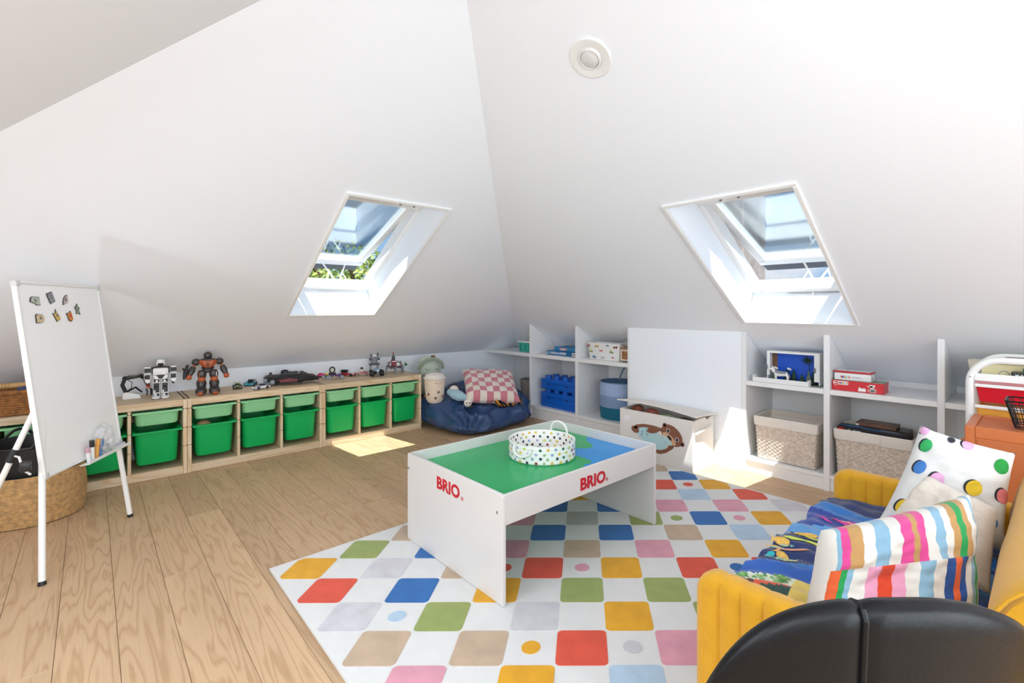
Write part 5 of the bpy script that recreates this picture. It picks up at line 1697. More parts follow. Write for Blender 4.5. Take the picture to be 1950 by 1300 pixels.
for a, b in ((-.135, .040), (-.132, .025), (-.140, .012), (-.096, .045), (-.090, .030), (-.085, .020)):
    felt('otter_claw', ell(a, b, .0035, .0035, n=10), OD, 2)
# toys under the lid
for nm, lb, c, r, col in (('toy_bear', 'reddish brown plush toy under the chest lid, near its left end', (-2.16, 3.225, .372), (.05, .04, .030), '#7a4330'),
                          ('toy_lion', 'rust plush toy in the middle of the chest opening', (-2.03, 3.220, .366), (.055, .035, .028), '#8f5142'),
                          ('toy_snake', 'grey green plush toy in the chest next to the rust one', (-1.90, 3.225, .352), (.06, .035, .026), '#8b9479'),
                          ('toy_horse', 'dark brown plush toy at the chest end by the corner flap', (-1.765, 3.235, .342), (.055, .035, .026), '#5d4436')):
    t = thing(nm, lb, 'soft toy', c)
    m = mat(nm + '_plush', col, .9, var=.35, vscale=40, bump=.4, bscale=200)
    B(t).ball(c, r, 18, 12).build('body', m, t)
    B(t).ball((c[0] + r[0] * .75, c[1] - .01, c[2] + .002), (.022, .02, .02), 12, 8).build('head', m, t)
    B(t).ball((c[0] + r[0] * .75, c[1] - .028, c[2] + .008), .004, 8, 6).build('eye', C_BLK, t)
# ---------------------------------------------------------------- things on the right shelves
ZM, ZL0 = .6445, .1005
# diorama in a white card box
t = thing('diorama_box', 'white card box with a bright blue sky scene on the right shelf', 'diorama', (-1.19, 3.58, ZM))
CARD = mat('white_card', '#ededec', .6)
bx0, bx1, by0, by1, bz1 = -1.335, -1.010, 3.572, 3.660, ZM + .212
e = .0005
B(t).box(bx0, bx0 + .006, by0, by1, ZM + .006, bz1, .001).build('side_wall', CARD, t)
B(t).box(bx1 - .006, bx1, by0, by1, ZM + .006, bz1, .001).build('side_wall', CARD, t)
B(t).box(bx0, bx1, by0, by1, ZM + e, ZM + .006).build('box_floor', mat('moss_scenery', '#5d6a4a', .9, var=.5, vscale=80, bump=.6, bscale=120), t)
B(t).box(bx0, bx1, by0, by1, bz1, bz1 + .005, .001).build('box_roof', CARD, t)
B(t).box(bx0 + .006, bx1 - .006, by1 - .006, by1, ZM + .006, bz1).build('sky_backdrop', mat('cobalt_paper', '#0b51c9', .5), t)
B(t).box(bx0 + .0065, bx0 + .042, by1 - .0075, by1 - .0062, ZM + .03, bz1 - .001).build('bark_strip', mat('bark_paper', '#7d5a46', .8, var=.3, vscale=60), t)
B(t).box(bx0 + .0001, bx0 + .020, by0 - .002, by0 - .0002, ZM + .05, bz1 + .004, .001).box(bx1 - .032, bx1, by0 - .002, by0 - .0002, ZM + .03, bz1 + .004, .001).box(bx0 + .02, bx1 - .032, by0 - .002, by0 - .0002, bz1 - .008, bz1 + .004, .001).build('front_flaps', CARD, t)
for x, z in ((bx0 - .001, ZM + .105), (bx1 - .028, ZM + .105)):
    B(t).ball((x, by0 - .002, z), (.008, .004, .020), 12, 8).build('grip_hole', mat('grip_grey', '#77797c', .7), t)
q = B(t)
cxp, czp = -1.105, ZM + .160
pts = []
rnd = random.Random(6)
for i in range(22):
    a = 2 * PI * i / 22
    r = (.046 if i % 2 == 0 else .017) * rnd.uniform(.8, 1.1)
    pts.append((cxp + r * math.cos(a), czp + r * math.sin(a) * .8))
q.prism(pts, by1 - .0095, by1 - .0064, 'Y')
q.box(cxp + .008, cxp + .011, by1 - .0085, by1 - .0064, ZM + .02, czp)
q.build('paper_palm', mat('bottle_green_paper', '#17352a', .8), t)
tray = thing('card_tray', 'shallow white card tray lying under the blue diorama box', 'tray', (-1.24, 3.56, ZM))
q = B(tray)
ty0_, ty1_ = 3.512, 3.5685
q.box(-1.408, -1.06, ty0_, ty0_ + .005, ZM + e, ZM + .033, .002).box(-1.408, -1.402, ty0_ + .005, ty1_, ZM + e, ZM + .045, .001).box(-1.066, -1.06, ty0_ + .005, ty1_, ZM + e, ZM + .040, .001)
q.build('tray_wall', CARD, tray)
B(tray).box(-1.402, -1.066, ty0_ + .005, ty1_, ZM + e, ZM + .006).build('tray_floor', CARD, tray)
FIR = mat('flocked_fir', '#2f4a35', .9, var=.5, vscale=120, bump=.8, bscale=200)
for x, y, h, lb in ((-1.300, 3.600, .085, 'tallest frosted model fir tree at the brown end of the diorama'), (-1.222, 3.622, .085, 'dark model fir tree behind the white wolf figure'), (-1.180, 3.622, .090, 'dark model fir tree beyond the tail of the white wolf'), (-1.125, 3.605, .062, 'short model fir tree below the paper palm'), (-1.082, 3.600, .092, 'snowy model fir tree by the open flap of the diorama'), (-1.062, 3.625, .078, 'dark model fir tree in the corner of the diorama')):
    f = thing('model_fir', lb, 'model tree', (x, y, ZM + .0062))
    q = B(f)
    for k in range(4):
        z0, z1 = .008 + h * .2 * k, .008 + h * (.2 * k + .34)
        q.lathe([(.024 * (1 - k * .22), z0), (.003, min(z1, h))], (x, y, ZM + .0065), 10)
    q.build('branches', FIR if 'dark' in lb or 'short' in lb else mat('frosted_fir', '#6c7a68', .9, var=.6, vscale=150, bump=.8, bscale=200), f)
    B(f).cyl((x, y, ZM + .0065), (x, y, ZM + .016), .004, n=8).build('trunk', mat('fir_trunk', '#5b4434', .9), f)
w = thing('wolf_figure', 'white and grey toy wolf standing in the diorama tray', 'toy animal', (-1.245, 3.547, ZM + .0065), math.radians(4))
WH = mat('wolf_white', '#eeeceb', .6, bump=.3, bscale=200)
WG = mat('wolf_grey', '#85868c', .6, bump=.3, bscale=200)
q = B()
q.loft([[(x, dy * r * .55, z + dz * r) for dy, dz in [(math.cos(u), math.sin(u)) for u in [2 * PI * i / 14 for i in range(14)]]] for x, z, r in ((-.052, .085, .004), (-.047, .083, .010), (-.036, .078, .014), (-.024, .066, .020), (-.005, .060, .0195), (.02, .060, .016), (.042, .061, .015), (.052, .058, .008))])
for x, y, s_ in ((-.026, .007, 0), (-.022, -.008, .004), (.040, .007, .008), (.046, -.008, .010)):
    q.tube([(x, y, .056), (x + s_, y, .034), (x + s_ * .5 - .001, y, .014), (x + s_ * .7, y, .003), (x + s_ * .7 - .006, y, .002)], [.009, .0055, .0042, .0042, .003], 8)
q.tube([(-.034, 0, .074), (-.044, 0, .092), (-.058, 0, .089), (-.068, 0, .084)], [.012, .012, .008, .004], 10)
q.build('body', WH, w)
B().loft([[(x, dy * r * .58, z + abs(dz) * r * 1.06 + .0005) for dy, dz in [(math.cos(u), math.sin(u)) for u in [PI * i / 10 for i in range(11)]]] for x, z, r in ((-.026, .066, .020), (-.005, .060, .0197), (.02, .060, .0163), (.042, .061, .0153))], False, False, closed=False).build('grey_saddle', WG, w)
for y in (-.006, .006):
    B().cyl((-.043, y, .098), (-.040, y * 1.2, .110), .0045, .001, 8).build('ear', WH, w)
B().tube([(.050, 0, .060), (.060, 0, .050), (.062, 0, .036)], [.006, .007, .003], 8).build('tail', WG, w)
B().ball((-.069, 0, .085), .0025, 8, 6).build('nose', C_BLK, w)
for nm, lb, x in (('snow_tuft', 'white cotton snow tuft above the wolf head', -1.290), ('snow_tuft', 'second small cotton snow tuft behind the wolf back', -1.205)):
    f = thing(nm, lb, 'ornament', (x, 3.60, ZM + .09))
    B(f).ball((x, 3.598, ZM + .100), (.009, .006, .008), 10, 8).ball((x + .012, 3.598, ZM + .096), (.007, .006, .007), 10, 8).build('cotton', WH, f)
    B(f).cyl((x + .004, 3.600, ZM + .0065), (x + .004, 3.600, ZM + .095), .0015, n=6).build('wire', mat('dark_wire', '#3d3f3a', .5), f)

# two red game boxes
RB = mat('red_game_card', '#d4222f', .35)
t = thing('red_game_box', 'flat red toy set box lying on the right shelf', 'game box', (-.80, 3.61, ZM))
gx0, gx1, gy0, gy1, gz = -.932, -.668, 3.542, 3.680, ZM + .063
B(t).box(gx0, gx1, gy0, gy1, ZM + e, gz, .001).build('box_body', RB, t)
B(t).box(gx0 + .001, gx1 - .001, gy0 + .001, gy1 - .001, gz, gz + .001).build('printed_top', mat('box_picture_green', '#8a9a86', .4, var=.5, vscale=30), t)
B(t).box(gx1 + .0002, gx1 + .0010, gy1 - .018, gy1 - .001, ZM + .002, gz - .001).build('end_flap', CARD, t)
yf = gy0 - .0006
B(t).prism([(gx0 + .006 + a, ZM + .036 + b) for a, b in ((.004, 0), (.076, 0), (.080, .004), (.080, .018), (.076, .022), (.004, .022), (0, .018), (0, .004))], yf - .0004, yf + .0004, 'Y').build('logo_panel', WHITE, t)
B(t).box(gx0 + .012, gx0 + .033, yf - .0010, yf - .0005, ZM + .0385, ZM + .0555).build('logo_square', mat('logo_red', '#c8161d', .4), t)
text('LEGO', 'lettering', .0085, basis((gx0 + .0132, yf - .0012, ZM + .0440), (1, 0, 0), (0, 0, 1)), WHITE, t, bold=.0004, font_x=.85)
CLR = ['#d42a2a', '#2a6fd0', '#e0b422', '#2e9a4a', '#d42a2a']
for i, c in enumerate('MARIO'):
    text(c, 'lettering', .0165, basis((gx0 + .0365 + i * .0092, yf - .0012, ZM + .0410), (1, 0, 0), (0, 0, 1)), mat('letter_' + CLR[i][1:], CLR[i], .4), t, bold=.0006, font_x=.8)
text('71360', 'lettering', .006, basis((gx0 + .010, yf - .0003, ZM + .026), (1, 0, 0), (0, 0, 1)), WHITE, t)
q = B(t)
for a in ((.186, .220, .050, .061), (.196, .216, .040, .047), (.186, .190, .047, .050)): pass
q.box(gx1 - .072, gx1 - .042, yf - .0004, yf, ZM + .040, ZM + .051).box(gx1 - .066, gx1 - .048, yf - .0004, yf, ZM + .030, ZM + .040).box(gx1 - .068, gx1 - .040, yf - .0004, yf, ZM + .006, ZM + .028)
q.build('data_label', WHITE, t)
q = B(t)
for i in range(7): q.box(gx1 - .064 + i * .003, gx1 - .0625 + i * .003, yf - .0009, yf - .0005, ZM + .010, ZM + .024)
q.build('barcode', BLACK, t)
B(t).prism([(gx0 + .136 + a, ZM + .006 + b) for a, b in ((0, 0), (.040, 0), (.040, .018), (.034, .018), (.032, .024), (.026, .018), (.014, .020), (.010, .026), (.004, .022))], yf - .0004, yf, 'Y').build('piece_outline', WHITE, t)
q = B(t)
for k in range(5): q.box(gx0 + .182, gx0 + .182 + .05 - .006 * (k % 2), yf - .0004, yf, ZM + .008 + .0034 * k, ZM + .0095 + .0034 * k)
q.box(gx0 + .182, gx0 + .21, yf - .0004, yf, ZM + .035, ZM + .045)
q.build('small_print', mat('pale_red_print', '#efb9b6', .5), t)
t = thing('game_tin', 'white tin with a red lid edge on top of the red set box', 'game tin', (-.83, 3.60, gz + .001))
hx0, hx1, hy0, hy1, hz = -.924, -.732, 3.550, 3.652, gz + .0015
B(t).box(hx0, hx1, hy0, hy1, hz, hz + .046, .006, 2).build('tin_body', mat('white_tin', '#efefef', .3), t)
B(t).box(hx0 - .002, hx1 + .002, hy0 - .002, hy1 + .002, hz + .0465, hz + .058, .004, 2).build('tin_lid', mat('red_enamel', '#c8202f', .3), t)
B(t).box(hx0 + .004, hx1 - .004, hy0 + .004, hy1 - .004, hz + .0582, hz + .0590).build('lid_picture', mat('tin_lid_print', '#d7dadb', .35, var=.3, vscale=40), t)
yq = hy0 - .0006
for i, c in enumerate('MARIO'):
    text(c, 'lettering', .020, basis((hx0 + .036 + i * .0095, yq, hz + .014), (1, 0, 0), (0, 0, 1)), mat('letter_' + CLR[i][1:], CLR[i], .4), t, bold=.0007, font_x=.75)
text('CHECKERS', 'lettering', .0125, basis((hx0 + .092, yq, hz + .017), (1, 0, 0), (0, 0, 1)), mat('grey_print', '#9a98a5', .5), t, font_x=.8)
text('8+', 'lettering', .018, basis((hx1 + .0004, hy0 + .02, hz + .016), (0, 1, 0), (0, 0, 1)), mat('dark_print', '#3c3c44', .5), t)

# two white wicker baskets with cloth linings
WW = mat('whitewashed_wicker', '#d9cbbd', .7, var=.25, vscale=60, bump=.2, bscale=200)
LN = mat('linen_lining', '#e6dfd6', .9, bump=.25, bscale=260)
LNI = mat('linen_inside', '#d9cdbf', .9, bump=.25, bscale=260)


def rect_basket(cx, w0, w1, label, sag=0):
    t = thing('lined_basket', label, 'basket', (cx, 3.69, ZL0), 0, 'white wicker baskets on the bottom shelf')
    hy0_, hy1_, H = .135, .150, .298
    q = B()

    P = rrect(1, 1, .08, 0, k=3)
    L_ = [0]
    for i in range(len(P)):
        a, b = P[i], P[(i + 1) % len(P)]
        L_.append(L_[-1] + math.hypot(b[0] - a[0], b[1] - a[1]))

    def fn(u, z):
        d = u * L_[-1]
        for i in range(len(P)):
            if d <= L_[i + 1] + 1e-9: break
        k = (d - L_[i]) / max(1e-9, L_[i + 1] - L_[i])
        a, b = P[i], P[(i + 1) % len(P)]
        x, y = a[0] + (b[0] - a[0]) * k, a[1] + (b[1] - a[1]) * k
        f = z / H
        hx, hy = w0 + (w1 - w0) * f, hy0_ + (hy1_ - hy0_) * f
        dx, dy = (b[0] - a[0]) * hx, (b[1] - a[1]) * hy
        l = math.hypot(dx, dy) or 1
        return (x * hx, y * hy, z), (dy / l, -dx / l, 0)
    weave(q, fn, .003, .250, 19, 84, .0062, 4)
    q.build('wicker_wall', WW, t)
    B().box(-w0 + .01, w0 - .01, -hy0_ + .01, hy0_ - .01, .0015, .010).build('base', WW, t)
    k = lambda z, d: rrect(w0 + (w1 - w0) * z / H + d, hy0_ + (hy1_ - hy0_) * z / H + d, .014, z, k=3)
    B().loft([k(.236, .0075), k(.27, .010), k(.296, .0085), k(.301, .004), k(.296, -.002), k(.24, -.004)], False, False).build('folded_cuff', LN, t)
    B().loft([k(.296, -.0025), k(.05, -.008), k(.014, -.012)], False, True).build('inside_lining', LNI, t)
    q = B()
    q.box(-.045, .045, -hy1_ - .0135, -hy1_ - .0095, .246, .278, .003)
    q.build('handle_tab', LN, t)
    return t


rect_basket(-1.213, .178, .192, 'empty white wicker basket with beige cloth lining, under the diorama')
rect_basket(-.728, .178, .190, 'white wicker basket full of flat black boxes, partly behind the mustard sofa arm')
BX = mat('black_box_print', '#232327', .3)
t = thing('construction_set_box', 'black toy set box with a blue racing picture in the wicker basket', 'game box', (-.70, 3.60, .385))
Mk = T3((-.735, 3.592, .398)) @ RX(math.radians(6))
B(t, Mk).box(-.172, .172, -.040, .045, -.03, .02, .001).build('carton', BX, t)
B(t, Mk).prism([(-.17, .010), (-.09, .020), (0, .0), (.07, -.014), (.02, -.018), (-.06, .002), (-.14, .0)], .0202, .0210).build('blue_streak', mat('print_electric_blue', '#3d8fd6', .3, var=.4, vscale=80), t)
B(t, Mk).prism([(.03, .016), (.12, .01), (.14, -.016), (.05, -.010)], .0202, .0210).build('car_picture', mat('print_cool_grey', '#77849a', .35, var=.6, vscale=120), t)
B(t, Mk).box(-.166, -.136, -.0408, -.0402, -.008, .016).build('red_badge', mat('logo_red', '#c8161d', .4), t)
text('TECHNIC', 'lettering', .021, basis((-.864, 3.5508, .394), (1, 0, 0), (0, .1, 1)), WHITE, t, bold=.0008)
t = thing('construction_set_box', 'brown toned toy set box at the back of the wicker basket', 'game box', (-.75, 3.70, .40))
B(t).box(-.83, -.63, 3.648, 3.775, .37, .440, .001).build('carton', mat('brown_box_print', '#6b4a38', .4, var=.35, vscale=20), t)
B(t).box(-.80, -.66, 3.665, 3.74, .4402, .4408).build('picture', mat('print_umber', '#8a6a52', .35, var=.5, vscale=40), t)
B(t).box(-.831, -.815, 3.647, 3.6478, .38, .43).build('edge_label', WHITE, t)
t = thing('construction_set_box', 'dark toy set box lying beside the brown one in the wicker basket', 'game box', (-.55, 3.70, .39))
B(t).box(-.624, -.568, 3.645, 3.780, .36, .418, .001).build('carton', mat('dark_brown_box_print', '#40302c', .35, var=.5, vscale=25), t)
B(t).box(-.615, -.575, 3.66, 3.76, .4182, .4188).build('picture', mat('print_dark_grey', '#4d4a50', .35, var=.6, vscale=50), t)
t = thing('puzzle_box', 'narrow white and yellow carton standing between basket and shelf upright', 'carton', (-.447, 3.56, ZL0))
B(t).box(-.4655, -.4255, 3.515, 3.62, ZL0 + e, .445, .001).build('carton_body', CARD, t)
B(t).box(-.4660, -.4250, 3.5140, 3.52, ZL0 + .01, .388).build('yellow_panel', mat('print_yellow_green', '#c9cf3a', .45), t)
B(t).box(-.4645, -.4265, 3.516, 3.619, .4452, .4475).build('carton_flap', mat('grey_board', '#77716d', .8), t)

# cream fabric bin on the upper shelf behind the trolley
t = thing('cream_fabric_bin', 'cream fabric bin on the upper shelf behind the white trolley', 'fabric bin', (-.15, 3.58, ZM))
B(t).loft([rrect(.150 + d, .045 + d * .3, .012, z, -.150, 3.575, 3) for d, z in ((-.03, ZM + e), (-.015, ZM + .10), (.006, ZM + .240), (.001, ZM + .240), (-.022, ZM + .10))], True, False).build('canvas_wall', mat('ivory_canvas', '#e9e3d2', .85, bump=.2, bscale=240), t)
B(t).box(-.28, -.02, 3.55, 3.60, ZM + .12, ZM + .225, .01).build('bin_contents', mat('buff_fabric', '#d8cfae', .9), t)

# ---------------------------------------------------------------- white trolley with coloured drawers
TRM = mat('white_powder_coat', '#f0f0ee', .35)
tr = thing('trolley', 'white tube trolley with red and orange drawers behind the terracotta cabinet', 'trolley', (-.06, 3.26, 0))
qx0, qx1 = -.262, .150
for y in (3.125, 3.400):
    path = [(qx0, y, .02), (qx0, y, .80)] + [(qx0 + .105 - .105 * math.cos(a), y, .815 + .105 * math.sin(a)) for a in [PI / 2 * i / 8 for i in range(9)]] + [(qx1 - .105 + .105 * math.sin(a), y, .815 + .105 * math.cos(a)) for a in [PI / 2 * i / 8 for i in range(9)]] + [(qx1, y, .80), (qx1, y, .02)]
    B(tr).tube(path, .0155, 12).build('tube_frame', TRM, tr)
    for x in (qx0, qx1):
        B(tr).ball((x, y, .018), (.016, .016, .017), 10, 8).build('castor', BLACK, tr)
    B(tr).ball((qx0 + .002, y - .0155, .838), (.004, .002, .004), 8, 6).build('rivet', STEEL, tr)
q = B(tr)
q.box(qx0 + .016, qx1 - .016, 3.1255, 3.3995, .828, .834).box(qx0 + .016, qx1 - .016, 3.113, 3.125, .822, .856, .002).box(qx0 + .016, qx1 - .016, 3.40, 3.412, .822, .856, .002)
q.build('top_tray', TRM, tr)
for k, (z0, z1, c, nm) in enumerate(((.722, .792, '#d3122c', 'red'), (.612, .694, '#f6b24c', 'orange'), (.502, .582, '#e9c53f', 'yellow'), (.392, .472, '#7fb84f', 'lime'))):
    d = B(tr).loft([rrect((qx1 - qx0) / 2 - .02 + a, .132 + a, .01, z, (qx0 + qx1) / 2, 3.2625, 3) for a, z in ((-.01, z0), (0, z1), (-.004, z1), (-.013, z0 + .004))], True, True).build('drawer', mat('drawer_' + nm, c, .25, spec=.6, var=.08, vscale=10), tr)
    for ya, yb in ((3.115, 3.128), (3.397, 3.41)):
        B(tr).box(qx0 + .017, qx1 - .017, ya, yb, z1 + .001, z1 + .016, .002).build('runner', TRM, tr)
    B(tr).ball((qx0 - .008, 3.2625, z1 - .02), (.012, .012, .010), 12, 8).build('drawer_knob', mat('drawer_' + nm, c, .25), d)
    if k == 0:
        B(tr).box(qx0 + .017, qx1 - .017, 3.1325, 3.134, z1 + .0165, .8215).build('pink_lip', mat('drawer_pink', '#d98a90', .3), tr)
t = thing('yellow_box', 'pale yellow box lying in the top tray of the trolley', 'box', (-.07, 3.30, .8345))
B(t).box(-.232, .10, 3.255, 3.376, .8345, .893, .004, 2).build('box_body', mat('pale_yellow_card', '#f0e6b4', .5), t)
B(t).box(-.235, .103, 3.252, 3.379, .8935, .8985, .002).build('box_lid', mat('pale_yellow_lid', '#ebe3b8', .5), t)
t = thing('brown_tray', 'flat brown wooden tray on top of the pale yellow box', 'tray', (-.02, 3.32, .899))
B(t).box(-.155, .10, 3.265, 3.372, .899, .903).build('tray_base', mat('brown_veneer', '#8b7a6c', .5, var=.2, vscale=40), t)
q = B(t)
q.box(-.155, .10, 3.262, 3.268, .9035, .922).box(-.155, .10, 3.369, 3.375, .9035, .922).box(-.155, -.149, 3.2685, 3.3685, .9035, .922)
q.build('tray_rim', mat('brown_veneer', '#8b7a6c', .5), t)
t = thing('silver_ring', 'small silver ring with a loop resting in the trolley tray', 'ring', (-.120, 3.20, .8345))
B(t).tube([(-.152 + .016 * math.cos(a), 3.19, .8525 + .016 * math.sin(a)) for a in [2 * PI * i / 18 for i in range(18)]], .0022, 6, closed=True).build('ring_band', STEEL, t)
B(t).ball((-.140, 3.189, .846), (.006, .005, .006), 8, 6).build('bead', STEEL, t)
t = thing('small_black_box', 'small black game box lettered in white in the trolley tray', 'game box', (-.03, 3.18, .8345))
B(t).box(-.128, .0, 3.150, 3.235, .8345, .868, .001).build('carton', BX, t)
text('Yahtzee', 'lettering', .022, basis((-.115, 3.1494, .845), (1, 0, 0), (0, 0, 1)), WHITE, t, bold=.0006, font_x=.85)
t = thing('green_card_case', 'dark green card case with an orange top lying on the small black box', 'card case', (-.02, 3.20, .8685))
B(t).box(-.092, .0, 3.158, 3.225, .8685, .885, .001).build('case', mat('dark_green_card', '#1f5a3c', .4), t)
B(t).box(-.082, .0, 3.164, 3.22, .8855, .905, .001).build('orange_top', mat('orange_card', '#e0763a', .4), t)

# ---------------------------------------------------------------- terracotta metal cabinet and wire basket
TC = mat('terracotta_metal', '#c8713f', .4, bump=.05, bscale=300)
TCD = mat('terracotta_inset', '#bf6b3c', .45)
cb_ = thing('metal_cabinet', 'terracotta metal cabinet with recessed top beside the sofa arm', 'cabinet', (-.07, 2.92, 0))
kx0, kx1, ky0, ky1, kz = -.246, .110, 2.745, 3.090, .670
B(cb_).box(kx0 + .0305, kx1 - .0305, ky0 + .004, ky1 - .004, .03, kz - .012).build('carcass', TC, cb_)
for x in (kx0, kx1 - .03):
    for y in (ky0, ky1 - .03):
        B(cb_).box(x, x + .03, y, y + .03, .0005, kz - .0005, .0025).build('corner_post', TC, cb_)
q = B(cb_)
q.box(kx0 + .0305, kx1 - .0305, ky0, ky0 + .030, kz - .045, kz, .0025).box(kx0 + .0305, kx1 - .0305, ky1 - .030, ky1, kz - .045, kz, .0025).box(kx0, kx0 + .03, ky0 + .0305, ky1 - .0305, kz - .045, kz, .0025).box(kx1 - .03, kx1, ky0 + .0305, ky1 - .0305, kz - .045, kz, .0025)
q.build('top_rail', TC, cb_)
B(cb_).box(kx0 + .031, kx1 - .031, ky0 + .031, ky1 - .031, kz - .0118, kz - .008).build('top_panel', TCD, cb_)
B(cb_).box(kx0 + .036, kx1 - .036, ky0 + .0005, ky0 + .0038, .05, kz - .052, .001).build('front_panel', TCD, cb_)
q = B(cb_)
for x in (-.175, -.135, -.060, .0):
    q.cyl((x - .005, ky0 - .0004, .575), (x - .005, ky0 + .002, .575), .005, n=10).cyl((x + .003, ky0 - .0004, .575), (x + .003, ky0 + .002, .575), .0035, n=8)
q.build('vent_holes', BLACK, cb_)
B(cb_).box(kx0 - .018, kx0 - .0005, ky0 + .06, ky0 + .09, .50, .600, .003).build('door_handle', TC, cb_)
B(cb_).box(kx0 + .001, kx0 + .0035, ky0 + .034, ky1 - .034, .05, kz - .05, .001).build('door', TCD, cb_)
wk = thing('wire_basket', 'black wire basket standing on the terracotta cabinet', 'basket', (-.02, 2.90, kz))
WR = mat('black_wire', '#1c1b1c', .35, metal=.5)
wz0, wz1 = kz - .004, kz + .110


def wloop(z, o):
    f = (z - wz0) / (wz1 - wz0)
    hx, hy = .070 + .028 * f, .055 + .022 * f
    return [(a - .034, b + 2.895, c) for a, b, c in rrect(hx, hy, .016, z, k=4)]


for i, z in enumerate((wz0 + .004, wz0 + .012, wz0 + .045, wz0 + .08, wz1)):
    B(wk).tube(wloop(z, 0), .0022 if i < 4 else .0035, 6, closed=True).build('hoop', WR, wk)
n = 20
q = B(wk)
a, b = wloop(wz0 + .004, 0), wloop(wz1, 0)
for i in range(0, len(a), 1):
    q.tube([a[i], b[i]], .0016, 5)
for k in range(1, 6):
    f = k / 6
    for y_s in (-1, 1):
        q.tube([(-.034 - .062 + .124 * f, 2.895 + y_s * .055, wz0 + .004), (-.034 - .088 + .176 * f, 2.895 + y_s * .077, wz1)], .0016, 5)
        q.tube([(-.034 + y_s * .070, 2.895 - .047 + .094 * f, wz0 + .004), (-.034 + y_s * .098, 2.895 - .066 + .132 * f, wz1)], .0016, 5)
    q.tube([(-.034 - .062 + .124 * f, 2.895 - .055, wz0 + .004), (-.034 - .062 + .124 * f, 2.895 + .055, wz0 + .004)], .0016, 5)
q.build('wire_grid', WR, wk)

# ---------------------------------------------------------------- mustard sofa
MU = mat('mustard_fabric', '#d79e12', .85, var=.06, vscale=30, bump=.35, bscale=420, sheen=.25)
so = thing('sofa', 'low mustard yellow fabric sofa with channel-stitched arms', 'sofa', (-.20, 1.76, 0))
sx0, sx1, sy0, sy1 = -.607, .20, 1.145, 2.375


def arm(y0, y1):
    yc, ht = (y0 + y1) / 2, (y1 - y0) / 2
    q = B(so)
    loops = []
    nx = 240
    for i in range(nx + 1):
        x = sx0 + (sx1 - sx0) * i / nx
        d = x - sx0
        g = abs(math.sin(PI * (d - .018) / .05)) ** .6 if d > .03 else 1
        h = ht * (.74 + .26 * g)
        if d < .035: h *= (1 - (1 - d / .035) ** 2) ** .5 * .85 + .15
        zt_ = .500 - (0 if d > .055 else .055 * (1 - math.sqrt(max(0, 1 - (1 - d / .055) ** 2))))
        r = min(.03, h)
        pr = [(-h, .09), (-h, zt_ - r), (-h * .92, zt_ - r * .45), (-h * .6, zt_ - r * .12), (0, zt_), (h * .6, zt_ - r * .12), (h * .92, zt_ - r * .45), (h, zt_ - r), (h, .09)]
        loops.append([(x, yc + a, b) for a, b in pr])
    q.loft(loops)
    return q.build('arm', MU, so, angle=.9)


arm(sy0, sy0 + .078)
arm(sy1 - .078, sy1)
B(so).box(sx0 + .01, .18, sy0 + .079, sy1 - .079, .085, .245, .01, 2).build('base', MU, so)
q = B(so)
q.box(sx0 + .002, -.02, sy0 + .0795, sy1 - .0795, .246, .372, .03, 4)
q.build('seat_cushion', MU, so)
q = B(so)
loops = []
for i in range(41):
    f = i / 40
    y = sy0 + .095 + (sy1 - sy0 - .19) * f
    ed = min(f, 1 - f)
    k = 1 - .10 * max(0, 1 - ed / .05) ** 2
    bul = 1 + .03 * math.sin(PI * 2 * f)
    pts = []
    for j in range(28):
        a = 2 * PI * j / 28
        c, s_ = math.cos(a), math.sin(a)
        px = .035 + .125 * math.copysign(abs(c) ** .55, c) * k * bul
        pz = .515 + .160 * math.copysign(abs(s_) ** .6, s_) * k
        px -= .02 * (pz - .515) / .16 * -1 * 0 + 0
        px += .02 * max(0, (pz - .515) / .16)
        w = NOI(Vector((px * 9, y * 5, pz * 9))) * .008
        pts.append((px + w, y, pz + w))
    loops.append(pts)
q.loft(loops)
q.build('back_cushion', MU, so, angle=1.0)
B(so).tube([(x, sy0 + .093, z) for x, y, z in loops[1]], .0035, 6, closed=True).build('piping', MU, so)
B(so).tube([(.02, sy0 + .092, .40), (.015, sy0 + .089, .52), (.022, sy0 + .092, .66)], .003, 6).build('end_seam', mat('mustard_seam', '#b9860d', .9), so)
B(so).box(.172, .25, sy0 + .08, sy1 - .08, .09, .62, .02, 2).build('backrest', MU, so)
for x in (sx0 + .06, .14):
    for y in (sy0 + .04, sy1 - .04):
        B(so).cyl((x, y, .0108 if x < -.3 else .0005), (x, y, .091), .016, .020, 12).build('leg', mat('dark_wood_leg', '#3a2a20', .5), so)

# quilt spread over the seat: bands of blue with applique fish, and a red-orange garden end
QN = ['navy', 'bright_blue', 'cornflower', 'pale_blue', 'floral', 'orange', 'pine', 'yellow', 'brown', 'cobalt']
QC = ['#1d2f66', '#2c6fb7', '#2f5fb0', '#5d97cf', '#dfe6cf', '#d8512c', '#2f4f49', '#e5cc6a', '#5c4038', '#1f3f95']
QM = [mat('quilt_' + n_, c, .85, var=.10, vscale=25, bump=.45, bscale=160, sheen=.3) for n_, c in zip(QN, QC)]
qu = thing('quilt', 'blue patchwork quilt with applique fish spread over the sofa seat', 'quilt', (-.37, 1.76, .372))


def qz(x, y):
    t_ = y - (.45 if y < 1.85 else -.2) * (x + .6) * (1 if y < 2.2 else .5)
    w = .008 * math.sin(t_ * 95 + 5 * x) * (.5 + .5 * NOI(Vector((x * 6, y * 6, 1))))
    w += NOI(Vector((x * 7, y * 9, 3))) * .016 + NOI(Vector((x * 22, y * 30, 5))) * .006
    ridge = .020 * math.exp(-((t_ - 1.86) / .022) ** 2) + .014 * math.exp(-((t_ - 1.50) / .02) ** 2) + .010 * math.exp(-((t_ - 2.14) / .02) ** 2)
    return .392 + w + ridge


